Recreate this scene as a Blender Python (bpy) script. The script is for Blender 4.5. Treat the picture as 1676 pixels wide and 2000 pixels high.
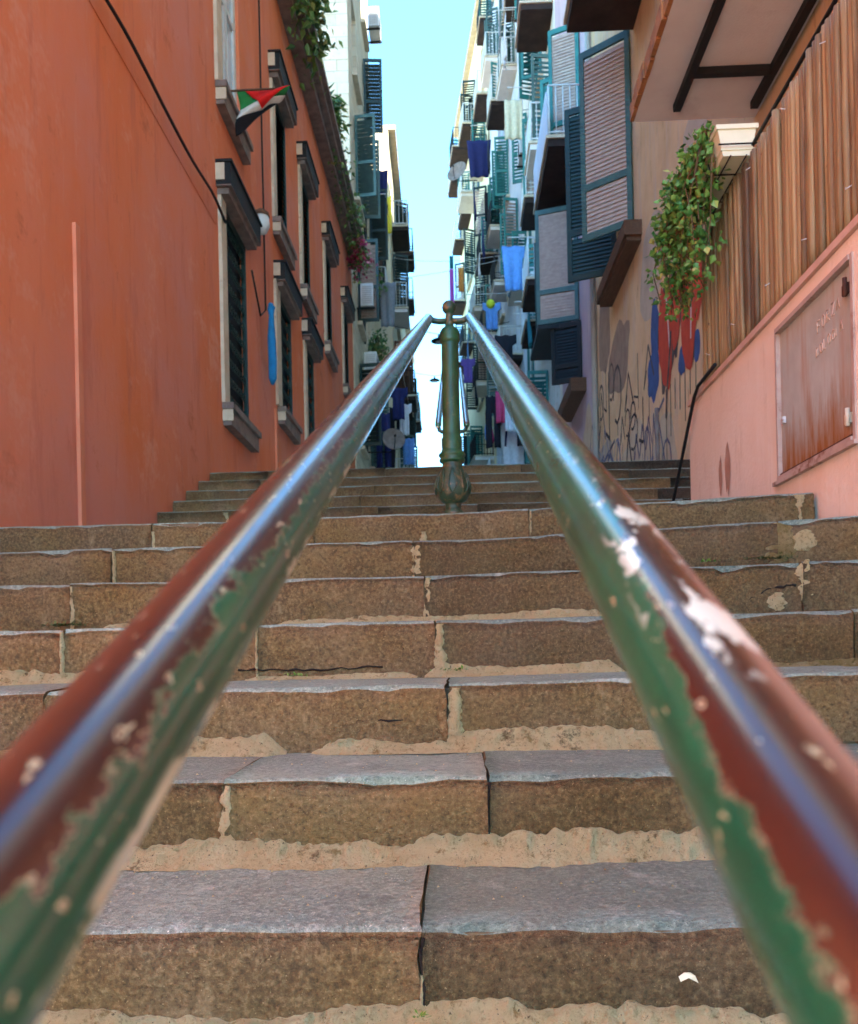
import bpy, math, random
from mathutils import Vector, Matrix, noise
rad = math.radians
random.seed(7)
for o in list(bpy.data.objects): bpy.data.objects.remove(o)
scene = bpy.context.scene
COL = scene.collection

# ------------------------------------------------------------------ camera
CAM_Z = 1.41
cam_d = bpy.data.cameras.new('camera')
cam = bpy.data.objects.new('camera', cam_d); COL.objects.link(cam)
cam_d.sensor_fit = 'HORIZONTAL'; cam_d.sensor_width = 36.0
cam_d.lens = 36.0 * 1680 / 1676
cam_d.shift_x = 0.0
cam_d.shift_y = 280 / 1676
cam_d.clip_start = 0.02; cam_d.clip_end = 2000
cam.matrix_world = (Matrix.Translation((0, 0, CAM_Z)) @ Matrix.Rotation(rad(2.0), 4, 'Z')
                    @ Matrix.Rotation(rad(90), 4, 'X') @ Matrix.Rotation(rad(-1.2), 4, 'Z'))
cam_d.dof.use_dof = True
cam_d.dof.focus_distance = 1.7
cam_d.dof.aperture_fstop = 12.0
scene.camera = cam

# ------------------------------------------------------------------ sky and sun
SUN_AZ = rad(140)      # direction the sun stands in, clockwise from +Y (the way up the street)
SUN_EL = rad(47)
world = bpy.data.worlds.new('World'); scene.world = world; world.use_nodes = True
wn = world.node_tree.nodes; wl = world.node_tree.links
bg = wn['Background']
sky = wn.new('ShaderNodeTexSky'); sky.sky_type = 'NISHITA'; sky.sun_disc = False
sky.sun_elevation = SUN_EL; sky.sun_rotation = SUN_AZ
sky.air_density = 0.8; sky.dust_density = 0.05; sky.ozone_density = 0.8
tint = wn.new('ShaderNodeMix'); tint.data_type = 'RGBA'; tint.blend_type = 'MULTIPLY'; tint.inputs[0].default_value = 1
tint.inputs[7].default_value = (.50, .87, .95, 1)
wl.new(sky.outputs[0], tint.inputs[6]); wl.new(tint.outputs[2], bg.inputs[0])
bg.inputs[1].default_value = 0.15
sun_d = bpy.data.lights.new('sun', 'SUN'); sun_d.energy = 3.0; sun_d.angle = rad(0.5); sun_d.color = (1, .95, .87)
sun = bpy.data.objects.new('sun', sun_d); COL.objects.link(sun)
sd = Vector((math.sin(SUN_AZ) * math.cos(SUN_EL), math.cos(SUN_AZ) * math.cos(SUN_EL), math.sin(SUN_EL)))
sun.rotation_euler = sd.to_track_quat('Z', 'Y').to_euler(); sun.location = sd * 60
vs = scene.view_settings
vs.view_transform = 'Standard'; vs.look = 'None'; vs.gamma = 1; vs.use_curve_mapping = False
vs.exposure = 3.2
scene.render.engine = 'CYCLES'
scene.cycles.use_denoising = True
scene.cycles.adaptive_threshold = .02
scene.cycles.max_bounces = 6; scene.cycles.diffuse_bounces = 4; scene.cycles.glossy_bounces = 3
scene.cycles.caustics_reflective = False; scene.cycles.caustics_refractive = False
scene.cycles.sample_clamp_indirect = 6

# ------------------------------------------------------------------ helpers
def S(r, g, b):
    f = lambda c: (c / 255 / 12.92) if c / 255 <= .04045 else ((c / 255 + .055) / 1.055) ** 2.4
    return (f(r), f(g), f(b), 1)

class NT:
    def __init__(s, name):
        s.m = bpy.data.materials.new(name); s.m.use_nodes = True
        s.t = s.m.node_tree; s.b = s.t.nodes['Principled BSDF']
    def n(s, typ, **kw):
        x = s.t.nodes.new(typ)
        for k, v in kw.items(): setattr(x, k, v)
        return x
    def l(s, a, b): s.t.links.new(a, b)
    def val(s, v):
        x = s.n('ShaderNodeValue'); x.outputs[0].default_value = v; return x.outputs[0]
    def math(s, op, a, b=None, c=None, clamp=False):
        x = s.n('ShaderNodeMath', operation=op); x.use_clamp = clamp
        for i, q in enumerate((a, b, c)):
            if q is None: continue
            if isinstance(q, (int, float)): x.inputs[i].default_value = q
            else: s.l(q, x.inputs[i])
        return x.outputs[0]
    def co(s, stretch=(1, 1, 1), rnd=True, kind='Object'):
        tc = s.n('ShaderNodeTexCoord'); v = tc.outputs[kind]
        if rnd:
            oi = s.n('ShaderNodeObjectInfo')
            mm = s.math('MULTIPLY', oi.outputs['Random'], 53.0)
            ad = s.n('ShaderNodeVectorMath', operation='ADD'); s.l(v, ad.inputs[0]); s.l(mm, ad.inputs[1]); v = ad.outputs[0]
        if stretch != (1, 1, 1):
            mp = s.n('ShaderNodeVectorMath', operation='MULTIPLY'); s.l(v, mp.inputs[0]); mp.inputs[1].default_value = stretch; v = mp.outputs[0]
        return v
    def noise(s, v, scale, detail=4, rough=.6, dist=0):
        x = s.n('ShaderNodeTexNoise'); x.inputs['Scale'].default_value = scale
        x.inputs['Detail'].default_value = detail; x.inputs['Roughness'].default_value = rough
        x.inputs['Distortion'].default_value = dist
        s.l(v, x.inputs['Vector']); return x.outputs['Fac']
    def ramp(s, f, lo, hi):
        x = s.n('ShaderNodeMapRange'); x.clamp = True
        s.l(f, x.inputs[0]); x.inputs[1].default_value = lo; x.inputs[2].default_value = hi
        return x.outputs[0]
    def mix(s, f, a, b, mode='MIX'):
        x = s.n('ShaderNodeMix', data_type='RGBA', blend_type=mode)
        if isinstance(f, (int, float)): x.inputs[0].default_value = f
        else: s.l(f, x.inputs[0])
        for i, q in ((6, a), (7, b)):
            if isinstance(q, tuple): x.inputs[i].default_value = q
            else: s.l(q, x.inputs[i])
        return x.outputs[2]
    def bump(s, h, strength, dist=.01, nrm=None):
        x = s.n('ShaderNodeBump'); x.inputs['Strength'].default_value = strength; x.inputs['Distance'].default_value = dist
        s.l(h, x.inputs['Height'])
        if nrm is not None: s.l(nrm, x.inputs['Normal'])
        return x.outputs[0]
    def out(s, col=None, rough=.8, spec=.3, nrm=None, metal=0):
        if col is not None:
            if isinstance(col, tuple): s.b.inputs['Base Color'].default_value = col
            else: s.l(col, s.b.inputs['Base Color'])
        if isinstance(rough, (int, float)): s.b.inputs['Roughness'].default_value = rough
        else: s.l(rough, s.b.inputs['Roughness'])
        s.b.inputs['Specular IOR Level'].default_value = spec
        s.b.inputs['Metallic'].default_value = metal
        if nrm is not None: s.l(nrm, s.b.inputs['Normal'])
        return s.m

def plain(name, c1, c2=None, scale=3, rough=.75, bump=.25, bscale=60, spec=.3, stretch=(1, 1, 1), lo=.35, hi=.65, c3=None, s3=1.2, lo3=.55, hi3=.7, bdist=.01, metal=0):
    t = NT(name); v = t.co(stretch)
    col = t.mix(t.ramp(t.noise(v, scale), lo, hi), c1, c2 or tuple(list(x * .75 for x in c1[:3]) + [1]))
    if c3: col = t.mix(t.ramp(t.noise(v, s3, 8, .65), lo3, hi3), col, c3)
    nrm = t.bump(t.noise(v, bscale, 5), bump, bdist) if bump else None
    return t.out(col, rough, spec, nrm, metal)

class MB:
    def __init__(s): s.v = []; s.f = []; s.mi = []; s.sm = []
    def add(s, vs, fs, mi=0, smooth=False):
        b = len(s.v); s.v += [tuple(p) for p in vs]
        for f in fs:
            s.f.append(tuple(b + i for i in f)); s.mi.append(mi); s.sm.append(smooth)
    def box(s, x0, x1, y0, y1, z0, z1, mi=0):
        if x0 > x1: x0, x1 = x1, x0
        s.add([(x0, y0, z0), (x1, y0, z0), (x1, y1, z0), (x0, y1, z0), (x0, y0, z1), (x1, y0, z1), (x1, y1, z1), (x0, y1, z1)],
              [(0, 3, 2, 1), (4, 5, 6, 7), (0, 1, 5, 4), (1, 2, 6, 5), (2, 3, 7, 6), (3, 0, 4, 7)], mi)
    def tube(s, pts, r, seg=8, mi=0, cap=True):
        pts = [Vector(p) for p in pts]; n = len(pts)
        if not isinstance(r, (list, tuple)): r = [r] * n
        t0 = (pts[1] - pts[0]).normalized()
        up = Vector((0, 0, 1)) if abs(t0.z) < .9 else Vector((1, 0, 0))
        a = t0.cross(up).normalized()
        vs = []; fs = []
        for i, p in enumerate(pts):
            t = (pts[min(i + 1, n - 1)] - pts[max(i - 1, 0)]).normalized()
            a = (a - t * a.dot(t)).normalized(); b = t.cross(a)
            for k in range(seg):
                q = 2 * math.pi * k / seg
                vs.append(p + (a * math.cos(q) + b * math.sin(q)) * r[i])
        for i in range(n - 1):
            for k in range(seg):
                k2 = (k + 1) % seg
                fs.append((i * seg + k, i * seg + k2, (i + 1) * seg + k2, (i + 1) * seg + k))
        s.add(vs, fs, mi, True)
        if cap:
            b0 = len(s.v) - len(vs)
            s.f.append(tuple(b0 + k for k in reversed(range(seg)))); s.mi.append(mi); s.sm.append(False)
            s.f.append(tuple(b0 + (n - 1) * seg + k for k in range(seg))); s.mi.append(mi); s.sm.append(False)
    def lathe(s, prof, seg=28, c=(0, 0, 0), mi=0, flute=0):
        vs = []; fs = []
        for (r, z) in prof:
            for k in range(seg):
                q = 2 * math.pi * k / seg
                rr = r * (1 - (flute if k % 2 else 0))
                vs.append((c[0] + rr * math.cos(q), c[1] + rr * math.sin(q), c[2] + z))
        for i in range(len(prof) - 1):
            for k in range(seg):
                k2 = (k + 1) % seg
                fs.append((i * seg + k, i * seg + k2, (i + 1) * seg + k2, (i + 1) * seg + k))
        s.add(vs, fs, mi, not flute)
    def mesh(s, name, mats):
        me = bpy.data.meshes.new(name); me.from_pydata(s.v, [], s.f)
        for m in (mats if isinstance(mats, (list, tuple)) else [mats]): me.materials.append(m)
        me.polygons.foreach_set('material_index', s.mi); me.polygons.foreach_set('use_smooth', s.sm)
        me.update(); return me
    def build(s, name, mats, parent=None, loc=(0, 0, 0), rot=(0, 0, 0)):
        return inst(name, s.mesh(name, mats), parent, loc, rot)

def inst(name, me, parent=None, loc=(0, 0, 0), rot=(0, 0, 0)):
    o = bpy.data.objects.new(name, me); COL.objects.link(o)
    o.location = loc; o.rotation_euler = rot
    if parent is not None: o.parent = parent
    return o
def tag(o, label=None, cat=None, group=None, kind=None):
    if label: o['label'] = label
    if cat: o['category'] = cat
    if group: o['group'] = group
    if kind: o['kind'] = kind
    return o
def empty(name, loc=(0, 0, 0), rz=0, label=None, cat=None, group=None, kind=None):
    o = bpy.data.objects.new(name, None); COL.objects.link(o)
    o.location = loc; o.rotation_euler = (0, 0, rz); o.empty_display_size = .1
    return tag(o, label, cat, group, kind)
def copy_tree(o, parent=None):
    c = o.copy(); COL.objects.link(c)
    if parent is not None: c.parent = parent
    for ch in list(o.children):
        copy_tree(ch, c)
    return c
def nz(x, y, z=0): return noise.noise(Vector((x, y, z)))

# ------------------------------------------------------------------ materials
def mat_stone(name, cols, rough, spec, bstr):
    t = NT(name); v = t.co(); g = t.co(rnd=False)
    col = t.mix(t.ramp(t.noise(v, 4, 5, .65), .38, .62), cols[0], cols[1])
    col = t.mix(t.math('MULTIPLY', t.ramp(t.noise(g, 2.0, 5, .7), .52, .75), .6), col, cols[3])
    grain = t.noise(v, 95, 4, .75)
    col = t.mix(t.math('MULTIPLY', t.ramp(grain, .50, .64), .75), col, cols[2])
    col = t.mix(t.math('MULTIPLY', t.ramp(grain, .46, .34), .75), col, cols[5])
    col = t.mix(t.ramp(t.noise(v, 210, 2, .6), .66, .74), col, cols[4])
    col = t.mix(t.math('MULTIPLY', t.ramp(t.noise(v, 20, 5, .75), .58, .72), .7), col, cols[5])
    smear = t.n('ShaderNodeVectorMath', operation='MULTIPLY'); t.l(g, smear.inputs[0]); smear.inputs[1].default_value = (1.6, 1, .6)
    col = t.mix(t.math('MULTIPLY', t.ramp(t.noise(smear.outputs[0], 7, 5, .8), .58, .74), .55), col, cols[4])
    oi = t.n('ShaderNodeObjectInfo'); hv = t.n('ShaderNodeHueSaturation'); t.l(col, hv.inputs['Color'])
    t.l(t.math('ADD', .78, t.math('MULTIPLY', oi.outputs['Random'], .46)), hv.inputs['Value']); t.l(t.math('ADD', .8, t.math('MULTIPLY', t.noise(g, 3, 2), .4)), hv.inputs['Saturation']); col = hv.outputs[0]
    h = t.math('ADD', t.math('MULTIPLY', t.noise(v, 26, 5, .75), 1.2), t.math('MULTIPLY', grain, .8))
    rg = t.math('ADD', t.math('MULTIPLY', t.noise(v, 22, 4), .35), rough - .17)
    return t.out(col, rg, spec, t.bump(h, bstr, .016))
M_RISER = mat_stone('stone_riser', [S(122, 100, 66), S(104, 84, 54), S(150, 126, 86), S(104, 92, 52), S(176, 152, 108), S(68, 55, 37)], .85, .25, 1.0)
M_TREAD = mat_stone('stone_tread', [S(132, 146, 128), S(112, 124, 110), S(168, 178, 158), S(132, 136, 108), S(218, 218, 198), S(80, 90, 82)], .42, .5, .7)
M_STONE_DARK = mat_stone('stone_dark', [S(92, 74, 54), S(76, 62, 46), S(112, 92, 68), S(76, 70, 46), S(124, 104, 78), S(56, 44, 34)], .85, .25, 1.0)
def mat_mortar(name, cs):
    t = NT(name); v = t.co()
    col = t.mix(t.ramp(t.noise(v, 9, 5, .7), .38, .62), cs[0], cs[1])
    gr = t.noise(v, 70, 5, .8)
    col = t.mix(t.math('MULTIPLY', t.ramp(gr, .46, .30), .8), col, cs[2])
    col = t.mix(t.math('MULTIPLY', t.ramp(gr, .58, .70), .6), col, S(240, 218, 180))
    col = t.mix(t.ramp(t.noise(v, 24, 5, .8), .57, .66), col, cs[2])
    col = t.mix(t.math('MULTIPLY', t.ramp(t.noise(v, 14, 5, .8), .60, .70), .8), col, cs[3])
    col = t.mix(t.ramp(t.noise(v, 120, 3, .7), .64, .70), col, cs[3])
    h = t.math('ADD', t.noise(v, 40, 5, .8), t.math('MULTIPLY', gr, .9))
    return t.out(col, .95, .15, t.bump(h, 1.0, .05))
M_MORTAR = mat_mortar('mortar', [S(244, 228, 174), S(232, 210, 154), S(184, 156, 102), S(108, 90, 56)])
M_MORTAR_MOSS = mat_mortar('mortar_mossy', [S(196, 174, 124), S(160, 142, 88), S(98, 96, 44), S(70, 66, 34)])
M_CORE = plain('stair_core', S(128, 106, 78), S(80, 66, 50), 12, .95, .8)
M_RED = None
def mat_red():
    t = NT('red_plaster'); v = t.co(rnd=False)
    vs_ = t.n('ShaderNodeVectorMath', operation='MULTIPLY'); t.l(v, vs_.inputs[0]); vs_.inputs[1].default_value = (1, 1.6, .28); vst = vs_.outputs[0]
    col = t.mix(t.ramp(t.noise(vst, .9, 5, .6), .36, .64), S(224, 128, 90), S(220, 116, 68))
    col = t.mix(t.ramp(t.noise(v, .55, 7, .62), .45, .68), col, S(214, 132, 112))
    col = t.mix(t.ramp(t.noise(vst, 2.3, 5, .7), .54, .75), col, S(196, 106, 80))
    col = t.mix(t.ramp(t.noise(vst, 3.7, 5, .75), .60, .80), col, S(220, 140, 112))
    col = t.mix(t.ramp(t.noise(v, 1.7, 5, .75), .60, .72), col, S(196, 106, 70))
    col = t.mix(t.math('MULTIPLY', t.ramp(t.noise(v, .9, 5, .8), .56, .66), .6), col, S(226, 150, 122))
    col = t.mix(t.math('MULTIPLY', t.ramp(t.noise(vst, 6, 5, .8), .62, .74), .5), col, S(176, 96, 72))
    # damp band rising from the paving
    sp = t.n('ShaderNodeSeparateXYZ'); t.l(v, sp.inputs[0])
    low = t.math('MULTIPLY', t.ramp(t.math('ADD', sp.outputs[2], t.math('MULTIPLY', t.noise(v, 1.4, 6), 1.2)), 3.9, 2.6), .45)
    col = t.mix(low, col, S(204, 126, 106))
    h = t.math('ADD', t.noise(v, 6, 6), t.math('MULTIPLY', t.noise(v, 45, 6), .35))
    return t.out(col, .88, .2, t.bump(h, .35, .02))
M_RED = mat_red()
M_REDTRIM = plain('orange_strip', S(224, 134, 100), S(212, 122, 88), 3, .8, .15)
def mat_plaster(name, cs, stain, stain_z=None, rough=.9):
    t = NT(name); v = t.co(rnd=False)
    st = t.n('ShaderNodeVectorMath', operation='MULTIPLY'); t.l(v, st.inputs[0]); st.inputs[1].default_value = (1.5, 1.8, .3); vst = st.outputs[0]
    col = t.mix(t.ramp(t.noise(v, .8, 5, .65), .38, .62), cs[0], cs[1])
    col = t.mix(t.ramp(t.noise(vst, 1.8, 5, .7), .5, .7), col, cs[2])
    col = t.mix(t.ramp(t.noise(vst, 5, 5, .75), .57, .75), col, stain)
    h = t.math('ADD', t.noise(v, 5, 7), t.math('MULTIPLY', t.noise(v, 40, 6), .4))
    return t.out(col, rough, .2, t.bump(h, .4, .02))
M_PINK = mat_plaster('pink_parapet', [S(238, 216, 196), S(232, 207, 184), S(240, 222, 206)], S(212, 184, 156))
M_WORN = mat_plaster('worn_plaster', [S(234, 196, 152), S(216, 174, 130), S(214, 184, 160)], S(150, 110, 80))
M_MAUVE = mat_plaster('mauve_plaster', [S(198, 176, 184), S(182, 158, 168), S(204, 186, 182)], S(150, 124, 124))
M_WHITE = mat_plaster('white_plaster', [S(226, 220, 206), S(216, 208, 192), S(228, 224, 216)], S(186, 172, 150))
M_BLUISH = mat_plaster('pale_blue_plaster', [S(206, 208, 216), S(196, 196, 206), S(214, 212, 210)], S(170, 166, 164))
M_CREAM = mat_plaster('cream_plaster', [S(232, 216, 178), S(224, 204, 164), S(236, 224, 196)], S(190, 168, 130))
M_GREYW = mat_plaster('grey_plaster', [S(190, 186, 182), S(176, 172, 168), S(198, 192, 182)], S(140, 132, 124))
def mat_tuff():
    t = NT('tuff_blocks'); v = t.co(rnd=False)
    sw = t.n('ShaderNodeSeparateXYZ'); t.l(v, sw.inputs[0])
    cb = t.n('ShaderNodeCombineXYZ'); t.l(t.math('ADD', sw.outputs[0], sw.outputs[1]), cb.inputs[0]); t.l(sw.outputs[2], cb.inputs[1])
    br = t.n('ShaderNodeTexBrick'); t.l(cb.outputs[0], br.inputs['Vector'])
    br.inputs['Scale'].default_value = 1.0; br.inputs['Brick Width'].default_value = .62; br.inputs['Row Height'].default_value = .3
    br.inputs['Mortar Size'].default_value = .012; br.inputs['Color1'].default_value = S(226, 212, 182); br.inputs['Color2'].default_value = S(206, 190, 158); br.inputs['Mortar'].default_value = S(186, 172, 146)
    col = t.mix(t.ramp(t.noise(v, 2.2, 5, .7), .45, .7), br.outputs[0], S(216, 204, 178))
    col = t.mix(t.ramp(t.noise(v, 7, 5, .75), .58, .75), col, S(176, 160, 130))
    h = t.math('ADD', t.noise(v, 9, 5, .7), t.math('MULTIPLY', br.outputs['Fac'], -.5))
    return t.out(col, .92, .2, t.bump(h, .6, .04))
M_TUFF = mat_tuff()
M_CREAMTRIM = plain('cream_trim', S(212, 194, 168), S(192, 172, 146), 5, .7, .2, c3=S(146, 122, 102), s3=9, lo3=.6, hi3=.75)
M_SLATE = plain('slate_face', S(34, 32, 31), S(26, 24, 24), 6, .7, .3)
M_SILL = plain('sill_stone', S(140, 122, 112), S(112, 96, 88), 6, .75, .4)
M_DKGREEN = plain('dark_green_paint', S(30, 52, 44), S(22, 40, 36), 6, .5, .15, spec=.4)
M_BLACK = plain('black_iron', S(30, 27, 26), S(20, 18, 18), 8, .6, .3)
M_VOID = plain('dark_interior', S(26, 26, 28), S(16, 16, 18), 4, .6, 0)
M_TEAL = plain('teal_paint', S(50, 122, 112), S(40, 102, 98), 5, .55, .15, spec=.4, c3=S(90, 150, 146), s3=6, lo3=.62, hi3=.8)
M_TEALD = plain('dark_teal_paint', S(74, 100, 92), S(60, 84, 80), 5, .55, .15, spec=.4, c3=S(96, 130, 126), s3=7, lo3=.6, hi3=.8)
M_LOUVRE = plain('faded_louvre', S(196, 166, 150), S(178, 148, 134), 9, .7, .1)
M_GLASS = NT('window_glass').out(S(70, 84, 96), .08, .8)
M_METALW = plain('white_metal', S(214, 212, 208), S(196, 194, 190), 8, .5, .1)
M_WOOD = plain('brown_wood', S(108, 74, 52), S(84, 56, 40), 6, .75, .5, stretch=(6, 1, 6))
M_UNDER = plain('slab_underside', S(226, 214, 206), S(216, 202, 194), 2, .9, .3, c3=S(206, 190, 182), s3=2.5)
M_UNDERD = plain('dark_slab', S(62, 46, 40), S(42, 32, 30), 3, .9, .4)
M_TILE = plain('slab_edge_tile', S(186, 124, 72), S(156, 98, 56), 8, .7, .4, c3=S(70, 50, 40), s3=9)
M_RUST = None
def mat_rustdoor():
    t = NT('rusty_door_paint'); v = t.co(rnd=False); sp = t.n('ShaderNodeSeparateXYZ'); t.l(v, sp.inputs[0])
    st = t.n('ShaderNodeVectorMath', operation='MULTIPLY'); t.l(v, st.inputs[0]); st.inputs[1].default_value = (1, 9, 1.2)
    col = t.mix(t.ramp(t.noise(v, 4, 7), .35, .65), S(182, 182, 172), S(166, 164, 154))
    col = t.mix(t.ramp(t.noise(st.outputs[0], 1.4, 5, .6), .5, .72), col, S(172, 150, 132))
    z = sp.outputs[2]
    w = t.math('ADD', t.math('MULTIPLY', t.noise(st.outputs[0], 2.2, 5, .7), .75), t.math('MULTIPLY', z, -1.15))
    col = t.mix(t.ramp(w, .06, .36), col, S(150, 98, 54))
    col = t.mix(t.ramp(w, .36, .56), col, S(96, 50, 30))
    return t.out(col, .9, .15, t.bump(t.noise(v, 60, 4), .2, .004))
M_RUST = mat_rustdoor()
M_RUSTDK = plain('rust_dark', S(88, 50, 34), S(60, 34, 26), 20, .8, .5)
def mat_bamboo():
    t = NT('bamboo'); v = t.co(rnd=True); oi = t.n('ShaderNodeObjectInfo')
    st = t.n('ShaderNodeVectorMath', operation='MULTIPLY'); t.l(v, st.inputs[0]); st.inputs[1].default_value = (60, 60, .7)
    a = t.mix(t.ramp(oi.outputs['Random'], .2, .8), S(126, 103, 70), S(176, 150, 106))
    a = t.mix(t.ramp(t.noise(st.outputs[0], 2.0, 6, .6), .42, .68), a, S(140, 100, 62))
    a = t.mix(t.ramp(t.noise(st.outputs[0], 4.5, 4, .6), .60, .72), a, S(214, 178, 130))
    a = t.mix(t.ramp(t.noise(v, 14, 4, .6), .68, .74), a, S(60, 40, 28))
    gst = t.co((1, 3.0, .5), rnd=False); gw = t.n('ShaderNodeNewGeometry'); gm = t.n('ShaderNodeVectorMath', operation='MULTIPLY'); t.l(gw.outputs['Position'], gm.inputs[0]); gm.inputs[1].default_value = (1, 3.4, .55)
    a = t.mix(t.math('MULTIPLY', t.ramp(t.noise(gm.outputs[0], 1.0, 4, .6), .52, .66), .8), a, S(64, 50, 40))
    return t.out(a, .55, .35, t.bump(t.noise(st.outputs[0], 5, 5), .35, .004))
M_BAMBOO = mat_bamboo()
def mat_rail(name, side):
    t = NT(name); tc = t.n('ShaderNodeTexCoord'); v = tc.outputs['Object']
    sp = t.n('ShaderNodeSeparateXYZ'); t.l(v, sp.inputs[0])
    x, y, z = sp.outputs
    st = t.n('ShaderNodeVectorMath', operation='MULTIPLY'); t.l(v, st.inputs[0]); st.inputs[1].default_value = (1, .5, 1); u = st.outputs[0]
    s2 = t.n('ShaderNodeVectorMath', operation='MULTIPLY'); t.l(v, s2.inputs[0]); s2.inputs[1].default_value = (1, .34, 1); v = s2.outputs[0]
    yw = t.math('SUBTRACT', y, 1.09)          # about the distance up the street from the lens
    if side < 0:
        tilt = t.val(.10); thr = t.math('ADD', .72, t.math('MULTIPLY', t.ramp(yw, .30, .1), .10))
    else:
        tilt = t.math('ADD', .12, t.math('MULTIPLY', t.ramp(yw, .25, .6), .85))
        thr = t.math('ADD', .46, t.math('MULTIPLY', t.ramp(yw, .24, .56), .62))
    m = t.math('ADD', t.math('MULTIPLY', z, 50), t.math('MULTIPLY', t.math('MULTIPLY', x, 50), tilt))
    nb = t.math('MULTIPLY', t.math('SUBTRACT', t.noise(u, 26, 5, .6), .5), 1.0)
    nf = t.math('MULTIPLY', t.math('SUBTRACT', t.noise(u, 190, 4, .7, .2), .5), .8)
    d = t.math('SUBTRACT', t.math('ADD', t.math('ADD', m, nb), nf), thr)
    brown = t.ramp(d, .006, .016); edge = t.ramp(d, -.018, -.006)
    green_c = t.mix(t.ramp(t.noise(v, 30, 5), .4, .62), S(3, 90, 58), S(2, 68, 44))
    brown_c = t.mix(t.ramp(t.noise(v, 18, 6, .7), .38, .62), S(64, 25, 19), S(48, 19, 16))
    brown_c = t.mix(t.ramp(t.noise(v, 75, 5, .7), .60, .72), brown_c, S(46, 19, 17))
    rim_c = t.mix(t.ramp(t.noise(v, 90, 5), .42, .6), S(168, 150, 112), S(92, 116, 84))
    col = t.mix(edge, green_c, rim_c); col = t.mix(brown, col, brown_c)
    # small chips: pale primer ring with rust in the middle
    ch = t.noise(v, 180, 3, .55)
    chip = t.ramp(ch, .676, .686); chipc = t.ramp(ch, .705, .715)
    col = t.mix(chip, col, S(208, 194, 150)); col = t.mix(chipc, col, S(120, 66, 40))
    if side > 0:
        zone = t.math('MULTIPLY', t.math('MULTIPLY', t.ramp(yw, .24, .30), t.ramp(yw, .62, .45)), t.ramp(m, .35, .75))
        pc = t.math('MULTIPLY', zone, t.ramp(t.noise(v, 60, 5, .6), .565, .58))
    else:
        zone = t.ramp(m, .12, -.1); pc = t.math('MULTIPLY', zone, t.ramp(t.noise(v, 62, 5, .62), .53, .55))
    col = t.mix(pc, col, S(238, 234, 206))
    hh = t.math('ADD', t.math('MULTIPLY', brown, -.6), t.math('MULTIPLY', chip, -.6))
    hh = t.math('ADD', hh, t.math('MULTIPLY', t.noise(v, 60, 5), .25))
    rg = t.math('ADD', .20, t.math('MULTIPLY', t.noise(v, 45, 4, .7), .2))
    t.b.inputs['Coat Weight'].default_value = 1.0; t.b.inputs['Coat Roughness'].default_value = .19; t.b.inputs['Coat IOR'].default_value = 1.55
    return t.out(col, rg, .25, t.bump(hh, .5, .0014))
M_RAIL_L = mat_rail('worn_rail_paint_left', -1); M_RAIL_R = mat_rail('worn_rail_paint_right', 1)
M_POST = plain('post_green_paint', S(36, 76, 42), S(26, 60, 36), 14, .42, .35, 60, .45, c3=S(84, 88, 52), s3=30, lo3=.56, hi3=.72, bdist=.004)
M_POSTDK = plain('post_worn_paint', S(44, 68, 44), S(30, 48, 34), 22, .45, .5, 70, .45, c3=S(112, 84, 52), s3=34, lo3=.52, hi3=.66, bdist=.004)
M_LEAF = None
def mat_leaf(name, a, b, c):
    t = NT(name); g = t.n('ShaderNodeNewGeometry'); 
    col = t.mix(t.ramp(g.outputs['Random Per Island'], .1, .9), a, b); col = t.mix(t.ramp(g.outputs['Random Per Island'], .86, .95), col, c)
    t.b.inputs['Transmission Weight'].default_value = 0
    m = t.out(col, .5, .4)
    return m
M_LEAF = mat_leaf('ivy_leaf', S(66, 114, 50), S(112, 152, 66), S(166, 160, 84))
M_LEAFD = mat_leaf('terrace_leaf', S(64, 100, 54), S(108, 136, 66), S(150, 140, 84))
M_FLOWER = mat_leaf('magenta_flower', S(150, 40, 78), S(176, 64, 96), S(190, 110, 120))
M_STEM = plain('stem', S(110, 88, 58), S(86, 66, 42), 20, .8, .2)
M_PLANTER = plain('cream_planter', S(232, 224, 192), S(222, 212, 178), 6, .5, .1)
M_CABLE = plain('dark_cable', S(42, 24, 20), S(30, 18, 16), 10, .6, .1)
M_PAVE = plain('paving', S(204, 194, 176), S(186, 174, 156), 2, .8, .4)
M_GROUND = plain('ground_earth', S(160, 146, 128), S(140, 126, 110), .4, .9, .3)  # lightened along with the lower pavement for its bounce light
def cloth(name, c): return plain(name, c, tuple([x * .82 for x in c[:3]] + [1]), 12, .9, .2)

# ------------------------------------------------------------------ ground and stairs
T, RI = .396, .169           # tread, riser
def nose(k): return 1.282 + T * k, CAM_Z - .943 + .426 * (1.282 + T * k)
b = MB(); b.box(-400, 400, -400, 900, -.3, -.02)
tag(b.build('ground', M_GROUND), kind='structure')
b = MB(); b.box(-14, 14, -34, -.69, -.02, -.006)
tag(b.build('lower_bounce_pavement', M_PAVE), kind='structure')  # unseen stretch, extended and made pale to bounce sunlight onto the risers

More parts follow.
